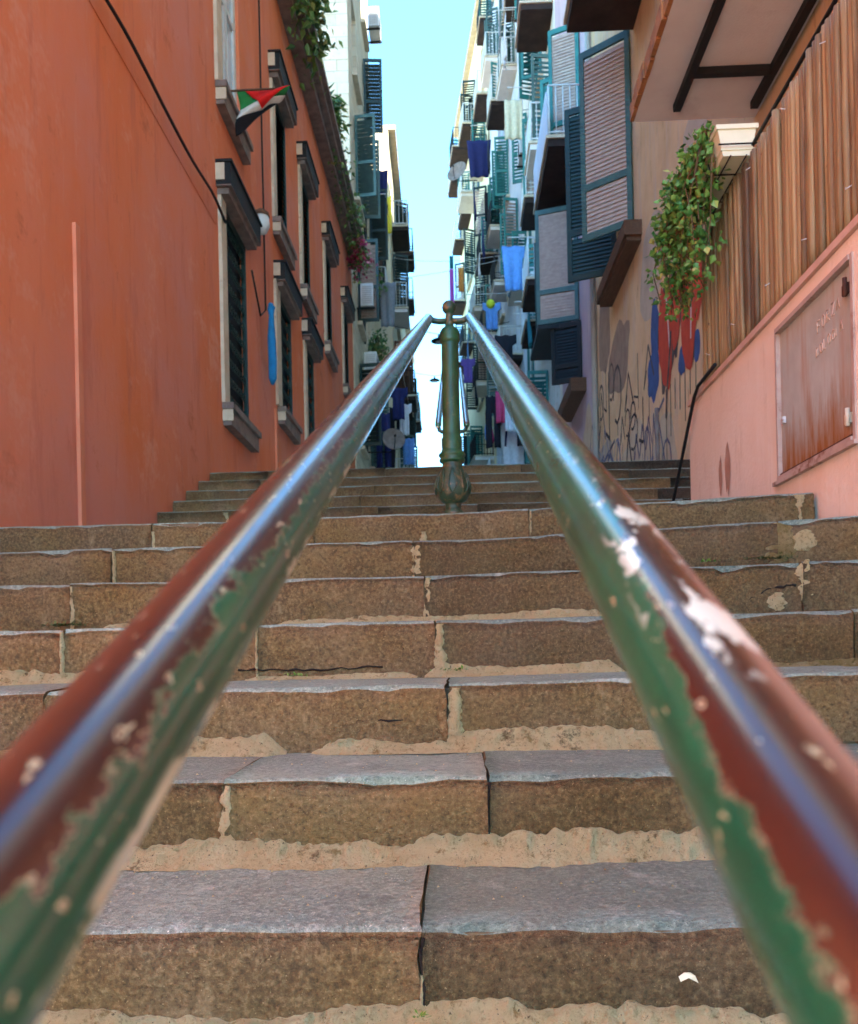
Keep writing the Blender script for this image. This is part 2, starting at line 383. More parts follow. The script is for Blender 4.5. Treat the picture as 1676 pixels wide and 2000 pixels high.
LIFT = {3: .008, 4: .016, 5: .040, 6: .036, 2: .008}
def zl(k, x): return LIFT.get(k, 0) * max(0, x - .1) / 1.1 - (.010 if k == 6 and x < -.7 else 0)
def block(parent, k, x0, x1, Y, Z, depth, h, seed, fine=True, mats=None, name='stone_block'):
    gap = .0025
    x0 += gap; x1 -= gap
    r = .016 + .01 * random.random()
    prof = []
    nr = 6 if fine else 2
    for i in range(nr): prof.append((0.0, -h + (h - r) * i / (nr - 1), 0))
    for i in range(1, 4): a = i / 4 * math.pi / 2; prof.append((r - r * math.cos(a), -r + r * math.sin(a), 2))
    nt = 7 if fine else 2
    for i in range(nt): prof.append((r + (depth - r) * i / (nt - 1), 0.0, 1))
    nx = max(4, int((x1 - x0) / (.035 if fine else .2)))
    vs = []; fs = []; P = len(prof)
    tilt = random.uniform(-.004, .004); yoff = random.uniform(-.006, .006)
    for j in range(nx + 1):
        x = x0 + (x1 - x0) * j / nx
        for (dy, dz, kind) in prof:
            X = x; y = Y + dy + yoff; z = Z + dz + tilt * (x - x0) / max(.3, x1 - x0) + zl(k, x)
            if kind == 1: z += -.010 * (1 - dy / depth)       # worn treads tip forward
            if kind == 2: z += -.010
            e = seed * 7.3
            y += .006 * nz(x * 3 + e, dz * 7, 1) + .003 * nz(x * 17 + e, dz * 22, 5)
            z += .005 * nz(x * 2.5 + e, dy * 5, 9) + .0025 * nz(x * 13 + e, dy * 13, 4)
            if kind == 1: z -= .008 * max(0, nz(x * 1.7 + e, 2.2, 3.3)) * math.sin(min(1, dy / depth) * math.pi)
            if kind == 2 or (kind == 0 and dz > -r - .03):
                c = max(0, nz(x * 9 + e, 3.1, .5) - .18) * .03 + max(0, nz(x * 31 + e, 7.1, .5) - .15) * .012
                y += c; z -= c * .8
            if j == 0: X += .007 * nz(dz * 16 + e, dy * 12, 2) + .004 * nz(dz * 60 + e, dy * 40, 2) 
            if j == nx: X += .007 * nz(dz * 16 + e, dy * 12, 8) + .004 * nz(dz * 60 + e, dy * 40, 8)
            vs.append((X, y, z))
    mb = MB()
    base = 0
    for j in range(nx):
        for i in range(P - 1):
            a = j * P + i
            mb_f = (a, a + P, a + P + 1, a + 1)
            fs.append((mb_f, 1 if prof[i][2] >= 1 and prof[i + 1][2] >= 1 and not (prof[i][2] == 2 and i < nr + 1) else 0))
    mb.v = vs
    for f, m in fs: mb.f.append(f); mb.mi.append(m); mb.sm.append(True)
    # end caps and back
    bb = len(mb.v)
    for j in (0, nx):
        q = [j * P + i for i in range(P)]
        xb = vs[q[-1]][0]; mb.v.append((xb, Y + depth, Z - h)); q.append(len(mb.v) - 1)
        mb.f.append(tuple(q) if j else tuple(reversed(q))); mb.mi.append(0); mb.sm.append(False)
    return mb.build(name, mats or [M_RISER, M_TREAD], parent)

def fillet(parent, k, x0, x1, Y, Zb, h0, p0, seed, mat=None, jag=1.0, name='mortar_fillet', zk=None):
    n = max(6, int((x1 - x0) / .0035)); R = 7
    mb = MB(); vs = []
    for i in range(n + 1):
        x = x0 + (x1 - x0) * i / n
        e = seed * 3.7
        end = min(1, min(x - x0, x1 - x) / .05 + .12)
        h = h0 * (.85 + .55 * nz(x * 3 + e, 1.7) + jag * .26 * nz(x * 9 + e, 5.5) + jag * .16 * nz(x * 27 + e, 9.1) + jag * .13 * nz(x * 62 + e, 4.3)) * end * .86
        h = max(h, .004)
        p = p0 * (.85 + .4 * nz(x * 6 + e, 4.4) + .25 * nz(x * 30 + e, 2.2)) * (.5 + .5 * end)
        zz = zl(k, x) if zk is None else 0
        zf = (zl(k - 1, x) if zk is None else 0) - .004
        for r in range(R):
            q = r / (R - 1)
            y = Y - .010 - (p) * (1 - q) ** 1.6
            z = Zb + zf + (h) * q
            y += (.012 * nz(x * 26 + e, z * 34, 3) + .010 * nz(x * 75 + e, z * 75, 6)) * (1 if 0 < r else .6)
            vs.append((x, y, z))
        vs.append((x, Y + .012, Zb + zf + h + .002))
    P = R + 1
    fs = [(i * P + r, (i + 1) * P + r, (i + 1) * P + r + 1, i * P + r + 1) for i in range(n) for r in range(P - 1)]
    mb.add(vs, fs, 0, True)
    return mb.build(name, mat or M_MORTAR, parent)

def patch(parent, Y, pts, seed, mat=None, proud=.005, k=None, name='mortar_patch'):
    """irregular mortar smear on a riser: pts = [(z, xl, xr)] bottom to top"""
    rows = []
    n = 30
    for i in range(n + 1):
        q = i / n * (len(pts) - 1); a = min(int(q), len(pts) - 2); fq = q - a
        z = pts[a][0] * (1 - fq) + pts[a + 1][0] * fq
        l = pts[a][1] * (1 - fq) + pts[a + 1][1] * fq; r = pts[a][2] * (1 - fq) + pts[a + 1][2] * fq
        w = min(r - l, .05)
        l += w * (.30 * nz(z * 45 + seed, 1.3) + .22 * nz(z * 130 + seed, 3.3)); r += w * (.30 * nz(z * 45 + seed, 8.3) + .22 * nz(z * 130 + seed, 6.3))
        rows.append((z, l, r))
    vs = []
    for (z, l, r) in rows:
        for c in range(5):
            f = c / 4; x = l + (r - l) * f
            y = Y - (proud * (1 if 0 < c < 4 else -1.2)) + .003 * nz(x * 50 + seed, z * 50)
            vs.append((x, y, z + (zl(k, x) if k is not None else 0)))
    fs = [(i * 5 + c, i * 5 + c + 1, (i + 1) * 5 + c + 1, (i + 1) * 5 + c) for i in range(n) for c in range(4)]
    mb = MB(); mb.add(vs, fs, 0, True)
    return mb.build(name, mat or M_MORTAR, parent)

stairs = empty('lower_stairs', kind='structure')
JOINTS = {-5: [-1.4, -.4, .7], -4: [-1.0, .1, 1.0], -3: [-.7, .5], -2: [-1.5, .25, 1.1], -1: [-.9, -.02, .8],
          0: [-1.6, -.95, -.066, .86], 1: [-1.25, -.47, .052, .99], 2: [-1.7, -1.02, -.03, 1.02],
          3: [-1.9, -1.16, -.585, -.065, 1.12], 4: [-2.0, -1.31, -.11, 1.13], 5: [-2.05, -1.33, -.165, 1.2],
          6: [-2.1, -1.31, -.61, .31]}
for k in range(-5, 7):
    Y, Z = nose(k)
    xs = [-2.57] + JOINTS[k] + [1.515 if k < 6 else 1.50]
    for i in range(len(xs) - 1):
        block(stairs, k, xs[i], xs[i + 1], Y, Z, T + .09, RI + .006, k * 5 + i, fine=k >= -1)
# stair core behind the joints
b = MB()
for k in range(-5, 7):
    Y, Z = nose(k); b.box(-2.57, 1.51, Y + .020, Y + T + .09 if k < 6 else 6.13, -.01, Z - .024)
b.build('stair_core', M_CORE, stairs)
def risY(k): return nose(k)[0]
def base(k): return nose(k - 1)[1]
# mortar fillets along the feet of the risers (x ranges as they survive)
FIL = [(0, -1.3, .12, .050, .055, 0), (0, -.02, 1.3, .055, .06, 0),
       (1, -1.1, .52, .062, .05, 0), (1, .5, 1.4, .045, .045, 0),
       (2, -1.6, -.72, .045, .04, 1), (2, -.70, -.42, .046, .045, 0), (2, -.36, .00, .036, .035, 0), (2, -.03, .62, .056, .045, 0), (2, .95, 1.5, .03, .04, 1),
       (3, -1.45, -.90, .050, .035, 0), (3, -.62, -.12, .018, .025, 0), (3, -.10, .47, .040, .035, 0), (3, .72, 1.5, .026, .04, 1),
       (4, -1.22, -.78, .030, .03, 0), (4, -.62, .50, .036, .03, 0), (4, -2.3, -1.5, .02, .03, 1), (5, -1.2, -.6, .014, .02, 0), (6, -1.1, -.7, .012, .015, 0), 
       (5, -.52, -.26, .020, .02, 0), (5, .23, .44, .022, .02, 0), (5, -1.9, -1.45, .014, .02, 0),
       (6, -.44, -.36, .014, .015, 0), (6, .28, .42, .016, .016, 0)]
for i, (k, a, c, h, p, moss) in enumerate(FIL):
    fillet(stairs, k, a, c, risY(k), base(k), h * 1.1, p, i, M_MORTAR_MOSS if moss else None)
# a rubble stone plugging a gap
def J(k, x, wb, wt, seed, z0=.0, z1=RI - .02, mat=None):
    zb = base(k)
    if wb > .045:
        rows = [(zb + z0 + (z1 - z0) * q, x - wb * f + .02 * nz(x * 9 + q * 5, seed), x + wt * f) for q, f in ((0, .35), (.2, .85), (.45, 1.05), (.7, .8), (.88, .6), (1, .2))]
        patch(stairs, risY(k), rows, seed, mat, k=k); return
    patch(stairs, risY(k), [(zb + z0, x - wb, x + wb), (zb + (z0 + z1) / 2, x - (wb + wt) / 2, x + (wb + wt) / 2), (zb + z1, x - wt, x + wt)], seed, mat, k=k)
J(1, -.462, .022, .011, 1); J(2, -.012, .024, .012, 2); J(3, -.055, .020, .010, 3); J(4, -.10, .018, .009, 4)
J(5, -.150, .026, .018, 5); J(6, -.14, .02, .01, 6, 0, .08); J(5, -1.32, .007, .005, 7); J(4, -1.305, .010, .006, 8)
J(3, -1.158, .008, .005, 9); J(6, .315, .006, .004, 10); J(3, -.585, .005, .004, 11); J(0, -.066, .004, .003, 12, .03, .09)
J(5, 1.19, .10, .12, 13, .0, .150, M_MORTAR_MOSS); J(5, 1.30, .07, .06, 14, .04, .12); J(4, 1.15, .05, .035, 15, .03, .165)
J(4, 1.06, .07, .03, 16, 0, .06); J(3, 1.34, .08, .02, 17, .04, .10); J(6, 1.44, .012, .03, 18, .02, .15); J(2, 1.13, .06, .02, 19, .055, .085)
J(6, -1.305, .010, .006, 20, .0, .12)
M_CRACK = plain('crack_dirt', S(40, 32, 24), S(28, 22, 18), 20, .95, 0)
def crack(k, pts, seed, r=.0022):
    rg_ = random.Random(seed); out = []
    for (x0_, z0_), (x1_, z1_) in zip(pts[:-1], pts[1:]):
        for i in range(10):
            f = i / 10; out.append((x0_ + (x1_ - x0_) * f, risY(k) - .001, base(k) + z0_ + (z1_ - z0_) * f + rg_.uniform(-.004, .004) + zl(k, x0_)))
    c = MB(); c.tube(out, [r * rg_.uniform(.5, 1.4) for _ in out], 5); c.build('crack', M_CRACK, stairs)
crack(4, [(.58, .012), (.78, .02), (.95, .035), (1.02, .075), (1.12, .085)], 1, .004); crack(4, [(1.2, .03), (1.36, .05), (1.5, .06)], 2, .004)
crack(2, [(-.48, .035), (-.40, .06), (-.30, .075), (-.12, .07)], 3, .0025); crack(5, [(.56, .012), (.75, .02), (.98, .03)], 4, .003)
crack(0, [(-.066, .02), (-.062, .07), (-.067, .12), (-.060, .15)], 5, .003); crack(1, [(.052, .03), (.05, .1), (.056, .155)], 6, .002); crack(3, [(-.64, .03), (-.4, .026), (-.2, .03)], 7, .003)
# upper end: landing slabs
ly0 = nose(6)[0] + T + .085; LZ = nose(6)[1]
n = 0
for i, (ya, yb) in enumerate(((ly0, 4.9), (4.9, 5.55), (5.55, 6.15))):
    xs = [-2.57, -1.7 + .3 * (i % 2), -.8 + .2 * (i % 2), .1, .8 + .2 * (i % 2), 1.515]
    for j in range(5):
        b = MB(); b.box(xs[j] + .004, xs[j + 1] - .004, ya + .004, yb - .004, LZ - .10, LZ - .004 * ((i + j) % 2))
        b.build('landing_slab', M_TREAD, stairs)
b = MB(); b.box(1.53, 2.59, 5.85, 6.5, 0, LZ - .01); b.build('landing_slab', M_TREAD, stairs)

upper = empty('upper_stairs', kind='structure')
M_RISER2 = mat_stone('stone_riser_bounce_tint', [S(134, 102, 66), S(114, 86, 54), S(160, 128, 86), S(112, 90, 54), S(182, 152, 108), S(74, 56, 38)], .85, .25, 1.0)  # riser stone copied warmer, the missing red bounce light put into its colour
for i in range(8):
    Y = 6.13 + T * i; Z = LZ + RI * (i + 1)
    xs = [-2.57]
    while xs[-1] < 1.7: xs.append(xs[-1] + random.uniform(.55, 1.15))
    xs.append(2.59)
    for j in range(len(xs) - 1):
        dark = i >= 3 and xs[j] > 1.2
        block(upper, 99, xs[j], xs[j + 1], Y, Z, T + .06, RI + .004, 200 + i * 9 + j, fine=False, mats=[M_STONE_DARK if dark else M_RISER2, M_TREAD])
    if i >= 2:
        for q in range(3):
            x = random.uniform(-2.4, 1.9); fillet(upper, 99, x, x + random.uniform(.15, .5), Y, Z - RI, .02, .02, 80 + i * 5 + q, zk=1)
        x = -2.35 + .12 * i
        patch(upper, Y, [(Z - RI + .02, x, x + .05), (Z - .09, x + .01, x + .05), (Z - .03, x - .02, x + .04)], 30 + i)
b = MB()
for i in range(8): b.box(-2.57, 2.59, 6.13 + T * i + .03, 6.13 + T * i + T + .05, 1.0, LZ + RI * (i + 1) - .02)
b.build('stair_core', M_CORE, upper)
TOPZ = LZ + RI * 8
# the street climbs on beyond the stairs
def street_z(y): return TOPZ - .01 + .19 * max(0, y - 11.0)
b = MB()
ys = [9.29, 11, 20, 30, 40, 50, 62]
vs = []
for y in ys: vs += [(-4, y, street_z(y)), (4, y, street_z(y))]
b.add(vs, [(2 * i, 2 * i + 1, 2 * i + 3, 2 * i + 2) for i in range(len(ys) - 1)])
b.add([(-4, 62, street_z(62)), (4, 62, street_z(62)), (4, 62, -.01), (-4, 62, -.01)], [(0, 3, 2, 1)])
tag(b.build('upper_street', M_PAVE), kind='structure')

# ------------------------------------------------------------------ handrails
RAIL_R = .0205
def make_post_parts(parent, loc, zb, with_label=False):
    """cast iron post; z measured from its foot, 0.925 tall"""
    p = MB()
    p.lathe([(.046, 0), (.046, .012), (.034, .02), (.034, .045), (.040, .05)], c=(0, 0, 0))
    base_o = p.build('post', M_POSTDK, parent, loc)
    p = MB(); p.lathe([(.040, .048), (.060, .062), (.073, .090), (.076, .118), (.068, .150), (.052, .185), (.044, .205), (.043, .225)], 36)
    o = p.build('bulb', M_POSTDK, base_o)
    q = MB()
    for k in range(8):                      # raised leaves round the bulb
        a = k * math.pi / 4
        for s in (-1, 1):
            pts = [(math.cos(a + s * w) * r, math.sin(a + s * w) * r, z) for w, r, z in ((.05, .074, .085), (.22, .079, .115), (.2, .068, .16), (.03, .052, .195))]
            q.tube(pts, [.002, .005, .004, .001], 6)
    q.build('leaf_moulding', M_POSTDK, base_o)
    q = MB(); q.lathe([(.043, .222), (.054, .228), (.056, .238), (.050, .246), (.058, .254), (.058, .262), (.047, .272), (.045, .28)], 32)
    q.build('ring', M_POST, base_o)
    q = MB(); q.lathe([(.043, .27), (.0445, .30), (.0445, .33), (.040, .335), (.039, .36), (.0365, .74), (.037, .75)], 40)
    q.build('shaft', M_POST, base_o)
    q = MB(); q.lathe([(.0385, .345), (.0362, .735)], 28, flute=.05); q.build('fluting', M_POST, base_o)
    q = MB(); q.lathe([(.037, .742), (.041, .748), (.045, .758), (.041, .768), (.044, .775), (.043, .79), (.034, .806), (.020, .815), (.019, .825)], 32)
    q.build('collar', M_POST, base_o)
    q = MB(); q.lathe([(.018, .82), (.0165, .865), (.014, .873), (.018, .876), (.027, .886), (.0305, .900), (.027, .915), (.016, .926), (.002, .930)], 28)
    q.build('finial', M_POSTDK, base_o)
    return base_o
def cross_arm(parent, x, y, z, rz, dy, name='cross_arm'):
    for s in (-1, 1):
        p = MB()
        pts = [(x, y, z), (x + s * .045, y, z), (x + s * .068, y, z + .004), (x + s * .082, y + dy * .3, z + .014), (x + s * .09, y + dy, rz)]
        p.tube(pts, [.013, .0125, .0125, .013, .015], 14)
        p.build(name, M_POSTDK, parent)
PX = -.012
slope = math.atan(.426)
def railing(root, y0, y1, zrail, post_ys, mats=(M_RAIL_L, M_RAIL_R)):
    L = (y1 - y0) / math.cos(slope)
    for s, m in zip((-1, 1), mats):
        mb = MB(); seg = 56; R = RAIL_R
        nl = int(L / .12)
        rings = [(0, .5), (.012, .85), (.03, 1)] + [(.03 + (L - .06) * i / nl, 1) for i in range(1, nl + 1)] + [(L - .014, .84), (L - .002, .45)]
        vs = []; fs = []
        for (yy, rr) in rings:
            for q in range(seg):
                a = 2 * math.pi * q / seg; vs.append((R * rr * math.cos(a), yy, R * rr * math.sin(a)))
        for i in range(len(rings) - 1):
            for q in range(seg):
                q2 = (q + 1) % seg; fs.append((i * seg + q, (i + 1) * seg + q, (i + 1) * seg + q2, i * seg + q2))
        mb.add(vs, fs, 0, True)
        mb.f.append(tuple(range(seg))); mb.mi.append(0); mb.sm.append(True)
        mb.f.append(tuple((len(rings) - 1) * seg + q for q in reversed(range(seg)))); mb.mi.append(0); mb.sm.append(True)
        o = mb.build('rail', m, root, (PX + s * .09, y0, zrail(y0)), (slope, 0, 0))
hr = empty('double_handrail', (0, 0, 0), label='worn green and brown twin rails on an iron post, up the near steps', cat='handrail')
zr1 = lambda y: CAM_Z - .13 + .426 * y
railing(hr, -1.0, 3.76, zr1, None)
make_post_parts(hr, (PX, 3.74, LZ - .006), 0)
cross_arm(hr, PX, 3.74, LZ + .835, zr1(3.74), .0)
make_post_parts(hr, (PX, -.98, nose(-5)[1] - RI + .004 if False else .0), 0)
hr2 = empty('double_handrail', (0, 0, 0), label='far pair of rails starting behind the iron post, on the upper steps', cat='handrail')
zr2 = lambda y: 2.862 + .426 * (y - 5.45)
railing(hr2, 5.45, 9.2, zr2, None)
make_post_parts(hr2, (PX, 5.47, LZ - .006), 0)
cross_arm(hr2, PX, 5.47, LZ + .80, zr2(5.47), .0)
make_post_parts(hr2, (PX, 9.24, TOPZ), 0)
cross_arm(hr2, PX, 9.22, TOPZ + 1.06, zr2(9.2), .0)

# ------------------------------------------------------------------ building helper
def facade(mb, s, y0, y1, z0, z1, D, openings, depth=.22, mi=0, end_mi=0):
    """street face on local x=0, outward = s; body reaches back D"""
    ys = sorted({y0, y1} | {v for o in openings for v in o[:2]}); zs = sorted({z0, z1} | {v for o in openings for v in o[2:4]})
    def q(o): return s * o
    for i in range(len(ys) - 1):
        for j in range(len(zs) - 1):
            cy = (ys[i] + ys[i + 1]) / 2; cz = (zs[j] + zs[j + 1]) / 2
            if any(o[0] < cy < o[1] and o[2] < cz < o[3] for o in openings): continue
            f = (0, 1, 2, 3) if s > 0 else (3, 2, 1, 0)
            mb.add([(0, ys[i], zs[j]), (0, ys[i + 1], zs[j]), (0, ys[i + 1], zs[j + 1]), (0, ys[i], zs[j + 1])], [f], mi)
    for o in openings:
        ya, yb, za, zb = o[:4]; e = q(-depth)
        mb.add([(0, ya, za), (e, ya, za), (e, ya, zb), (0, ya, zb)], [(0, 1, 2, 3)], mi)
        mb.add([(0, yb, za), (e, yb, za), (e, yb, zb), (0, yb, zb)], [(3, 2, 1, 0)], mi)
        mb.add([(0, ya, zb), (e, ya, zb), (e, yb, zb), (0, yb, zb)], [(0, 1, 2, 3)], mi)
        mb.add([(0, ya, za), (e, ya, za), (e, yb, za), (0, yb, za)], [(3, 2, 1, 0)], mi)
    e = q(-depth); g = q(-D)
    mb.add([(0, y0, z0), (e, y0, z0), (e, y0, z1), (0, y0, z1)], [(0, 1, 2, 3)], end_mi)
    mb.add([(0, y1, z0), (e, y1, z0), (e, y1, z1), (0, y1, z1)], [(0, 1, 2, 3)], mi)
    mb.add([(0, y0, z1), (e, y0, z1), (e, y1, z1), (0, y1, z1)], [(0, 1, 2, 3)], mi)
    mb.add([(e, y0, z0), (g, y0, z0), (g, y1, z0), (e, y1, z0), (e, y0, z1), (g, y0, z1), (g, y1, z1), (e, y1, z1)],
           [(0, 1, 5, 4)], end_mi)
    mb.add([(e, y0, z0), (g, y0, z0), (g, y1, z0), (e, y1, z0), (e, y0, z1), (g, y0, z1), (g, y1, z1), (e, y1, z1)],
           [(1, 2, 6, 5), (2, 3, 7, 6), (4, 5, 6, 7), (3, 0, 4, 7)], mi)

# shutter leaf: hinge at local origin, leaf runs along +x, height h from z=0, faces +-y
def leaf_parts(parent, loc, ang, w, h, mf, ml, slats=True, rails=(.0, .27, 1.0), name='shutter'):
    fr = MB(); t = .022; st = .075
    fr.box(0, st, -t, t, 0, h); fr.box(w - st, w, -t, t, 0, h)
    zs = [r * (h - .10) for r in rails]
    for z in zs: fr.box(st, w - st, -t * .96, t * .96, z, z + .10)
    o = fr.build(name, mf, parent, loc, (0, 0, ang))
    def slat_mesh():
        m = MB(); a = rad(38); dz = .040; dy = .014
        m.add([(st, -dy, dz), (w - st, -dy, dz), (w - st, dy, -dz), (st, dy, -dz), (st, -dy, dz - .007), (w - st, -dy, dz - .007), (w - st, dy, -dz - .007), (st, dy, -dz - .007)],
              [(0, 1, 2, 3), (7, 6, 5, 4), (0, 4, 5, 1), (3, 2, 6, 7), (0, 3, 7, 4), (1, 5, 6, 2)])
        return m
    zz = []
    for a, c in zip(zs[:-1], zs[1:]):
        z = a + .10 + .035
        while z < c - .02: zz.append(z); z += .062
    if slats == 'each':
        me = slat_mesh().mesh('slat', ml)
        for z in zz: inst('slat', me, o, (0, 0, z))
    else:
        m = MB(); base_m = slat_mesh()
        for z in zz: m.add([(x, y, q + z) for x, y, q in base_m.v], base_m.f)
        m.build('slats', ml, o)
    return o
LEAF_CACHE = {}
def far_leaf(parent, loc, ang, w, h, mf, ml):
    key = (round(w, 2), round(h, 2), mf.name, ml.name)
    if key not in LEAF_CACHE:
        fr = MB(); t = .02; st = .07
        fr.box(0, st, -t, t, 0, h); fr.box(w - st, w, -t, t, 0, h)
        for z in (0, h * .4, h - .09): fr.box(st, w - st, -t * .9, t * .9, z, z + .09)
        n = int(h / .12)
        for i in range(n):
            z = .1 + (h - .2) * i / n
            fr.add([(st, -.015, z + .045), (w - st, -.015, z + .045), (w - st, .015, z - .045), (st, .015, z - .045)], [(0, 1, 2, 3), (3, 2, 1, 0)], 1)
        LEAF_CACHE[key] = fr.mesh('shutter', [mf, ml])
    return inst('shutter', LEAF_CACHE[key], parent, loc, (0, 0, ang))

WIN_CACHE = {}
def window_set(parent, s, y0, y1, z0, z1, depth=.16, mf=M_METALW):
    """frame with glass, set back in its opening"""
    w = y1 - y0; h = z1 - z0; key = (round(w, 2), round(h, 2), s, mf.name)
    if key not in WIN_CACHE:
        f = MB(); st = .07
        f.box(-.03, .03, 0, st, 0, h); f.box(-.03, .03, w - st, w, 0, h); f.box(-.03, .03, w / 2 - .04, w / 2 + .04, 0, h)
        for z in (0, h * .62, h - st): f.box(-.027, .027, st, w - st, z, z + st)
        g = MB(); g.box(-.008, .008, st, w - st, st, h - st)
        WIN_CACHE[key] = (f.mesh('window', mf), g.mesh('pane', M_GLASS))
    a, c = WIN_CACHE[key]
    o = inst('window', a, parent, (-s * depth, y0, z0)); inst('pane', c, o); return o

def balcony(parent, s, y0, y1, z, proj, mslab, mrail=M_METALW, bars=True, each=False, rail_h=1.0, edge=None):
    m = MB(); m.box(0, s * proj, y0, y1, z - .16, z - .02, 0); m.box(0, s * (proj + .04), y0 - .04, y1 + .04, z - .018, z + .04, 1)
    o = m.build('balcony', [mslab, edge or M_CREAMTRIM], parent)
    r = MB(); e = s * (proj - .03)
    pts = [(s * .02, y0 + .02), (e, y0 + .02), (e, y1 - .02), (s * .02, y1 - .02)]
    for (a, c) in zip(pts[:-1], pts[1:]):
        for zz in (z + rail_h, z + .12): r.tube([(a[0], a[1], zz), (c[0], c[1], zz)], .018, 6)
    for p in pts: r.tube([(p[0], p[1], z + .04), (p[0], p[1], z + rail_h)], .02, 6)
    r.build('railing', mrail, o)
    bm = MB(); bm.tube([(0, 0, .04), (0, 0, rail_h)], .011, 6); me = bm.mesh('baluster', mrail)
    allb = MB()
    for (a, c) in zip(pts[:-1], pts[1:]):
        L = math.hypot(c[0] - a[0], c[1] - a[1]); n = max(2, int(L / .13))
        for i in range(n + 1):
            p = (a[0] + (c[0] - a[0]) * i / n, a[1] + (c[1] - a[1]) * i / n, z)
            if each: inst('baluster', me, o, p)
            else: allb.tube([(p[0], p[1], z + .04), (p[0], p[1], z + rail_h)], .011, 5, cap=False)
    if not each: allb.build('balusters', mrail, o)
    return o

# ------------------------------------------------------------------ red building on the left
XL = -2.58
red = empty('red_building', (XL, 0, 0), label='red-orange plastered building with slate window hoods, whole left side', cat='building')
LOWW = [(9.70, 10.75, 4.28, 6.60), (12.70, 13.70, 5.10, 6.86), (14.95, 15.85, 5.16, 6.90)]
UPW = [(9.68, 10.62, 7.86, 10.1), (12.62, 13.55, 7.84, 9.86), (14.80, 15.68, 7.80, 9.84), (17.45, 18.4, 7.80, 9.82), (20.2, 21.2, 7.8, 9.7)]
backw = [(5.2, 6.2, 7.86, 10.1), (2.0, 3.1, 7.8, 10), (-1.5, -.4, 7.8, 10)]
m = MB(); facade(m, 1, -2.2, 22.2, 0, 11.62, 9, LOWW + UPW + backw)
m.build('wall', M_RED, red)
m = MB(); m.box(0, .34, -2.2, 22.25, 11.63, 11.74); m.box(0, .22, -2.2, 22.22, 11.50, 11.628); m.box(.30, .42, -2.2, 22.25, 11.742, 11.84)
m.build('cornice', M_SILL, red)
m = MB(); m.box(-.3, .0, -2.2, 22.2, 11.742, 12.5); m.build('roof_parapet', M_RED, red)
def hood(parent, y0, y1, z):
    m = MB()
    m.box(.0, .13, y0 + .05, y1 - .05, z - .08, z - .013, 1)        # moulding under
    m.box(.0, .17, y0, y1, z, z + .24, 0)
    m.box(.003, .19, y0 - .02, y1 + .02, z + .242, z + .27, 0)
    m.box(-.01, .10, y0 - .012, y0 - .001, z + .05, z + .235, 2)      # painted end
    m.box(.0, .168, y0 + .002, y1 - .002, z - .012, z - .0005, 1)
    m.build('hood', [M_SLATE, M_SILL, M_CREAMTRIM], parent)
def wsill(parent, y0, y1, z):
    m = MB(); m.box(0, .13, y0, y1, z - .07, z, 0); m.box(0, .10, y0 + .03, y1 - .03, z - .25, z - .072, 0); m.box(.0, .12, y0 + .016, y0 + .029, z - .2, z - .072, 1)
    m.build('sill', [M_SILL, M_CREAMTRIM], parent)
def surround(parent, y0, y1, z0, z1, nw=.16):
    m = MB(); m.box(-.01, .035, y0 - nw, y0 - .002, z0, z1); m.box(-.01, .03, y1 + .002, y1 + .08, z0, z1); m.box(-.01, .032, y0 - nw + .002, y1 + .078, z1 + .001, z1 + .06)
    m.build('window', M_CREAMTRIM, parent)
    return m
for i, (y0, y1, z0, z1) in enumerate(LOWW + UPW + backw):
    low = i < 3
    m = MB(); nw = .30 if i == 1 else .21
    m.box(-.02, .04, y0 - nw, y0 - .002, z0, z1); m.box(-.02, .037, y0 - nw + .002, y1 + .038, z1 + .001, z1 + .07)
    w = m.build('window', M_CREAMTRIM, red)
    hood(w, y0 - .27, y1 + .12, z1 + .07); wsill(w, y0 - .2, y1 + .12, z0)
    if i == 3:            # pale open casement, sky reflection put into the pane colour
        m = MB(); m.box(-.10, -.04, y0, y0 + .10, z0, z1); m.box(-.10, -.04, y1 - .10, y1, z0, z1); m.box(-.10, -.04, (y0 + y1) / 2 - .06, (y0 + y1) / 2 + .06, z0, z1)
        m.box(-.098, -.042, y0 + .1, y1 - .1, z0, z0 + .12); m.box(-.098, -.042, y0 + .1, y1 - .1, z0 + 1.3, z0 + 1.37)
        m.build('sash', M_METALW, w)
        g = MB(); g.box(-.074, -.066, y0 + .1, y1 - .1, z0 + .1, z1); g.build('pane', NT('sky_reflection_pane').out(S(170, 190, 200), .06, .9), w)
    else:
        m = MB(); m.box(-.05, .0, y0, y0 + .11, z0, z1); m.box(-.05, .0, y1 - .05, y1, z0, z1); m.box(-.048, -.002, y0 + .11, y1 - .05, z1 - .1, z1); m.box(-.048, -.002, y0 + .11, y1 - .05, z0, z0 + .1)
        m.build('sash', M_DKGREEN, w)
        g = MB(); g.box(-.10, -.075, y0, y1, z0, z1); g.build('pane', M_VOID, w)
        if low:
            m = MB(); n = 9
            for q in range(n + 1):
                a = y0 + .11 + (y1 - y0 - .18) * q / n
                for sgn in (1, -1):
                    zz = z0 + .1
                    while zz < z1 - .12:
                        pass_y = (y1 - y0 - .18) / n
                        a2 = a + sgn * pass_y
                        if y0 + .1 <= a2 <= y1 - .06: m.tube([(-.02, a, zz), (-.02, a2, zz + .11)], .007, 4, cap=False)
                        zz += .22
            m.build('grille', M_DKGREEN, w)['kind'] = 'stuff'
        else:
            m = MB(); zz = z0 + .12
            while zz < z1 - .12:
                m.add([(-.012, y0 + .11, zz), (-.012, y1 - .05, zz), (-.05, y1 - .05, zz + .06), (-.05, y0 + .11, zz + .06)], [(0, 1, 2, 3), (3, 2, 1, 0)]); zz += .075
            m.build('slats', M_DKGREEN, w)
m = MB(); m.box(-.01, .025, 5.79, 5.86, 1.9, 4.42); m.build('painted_conduit', M_REDTRIM, red)
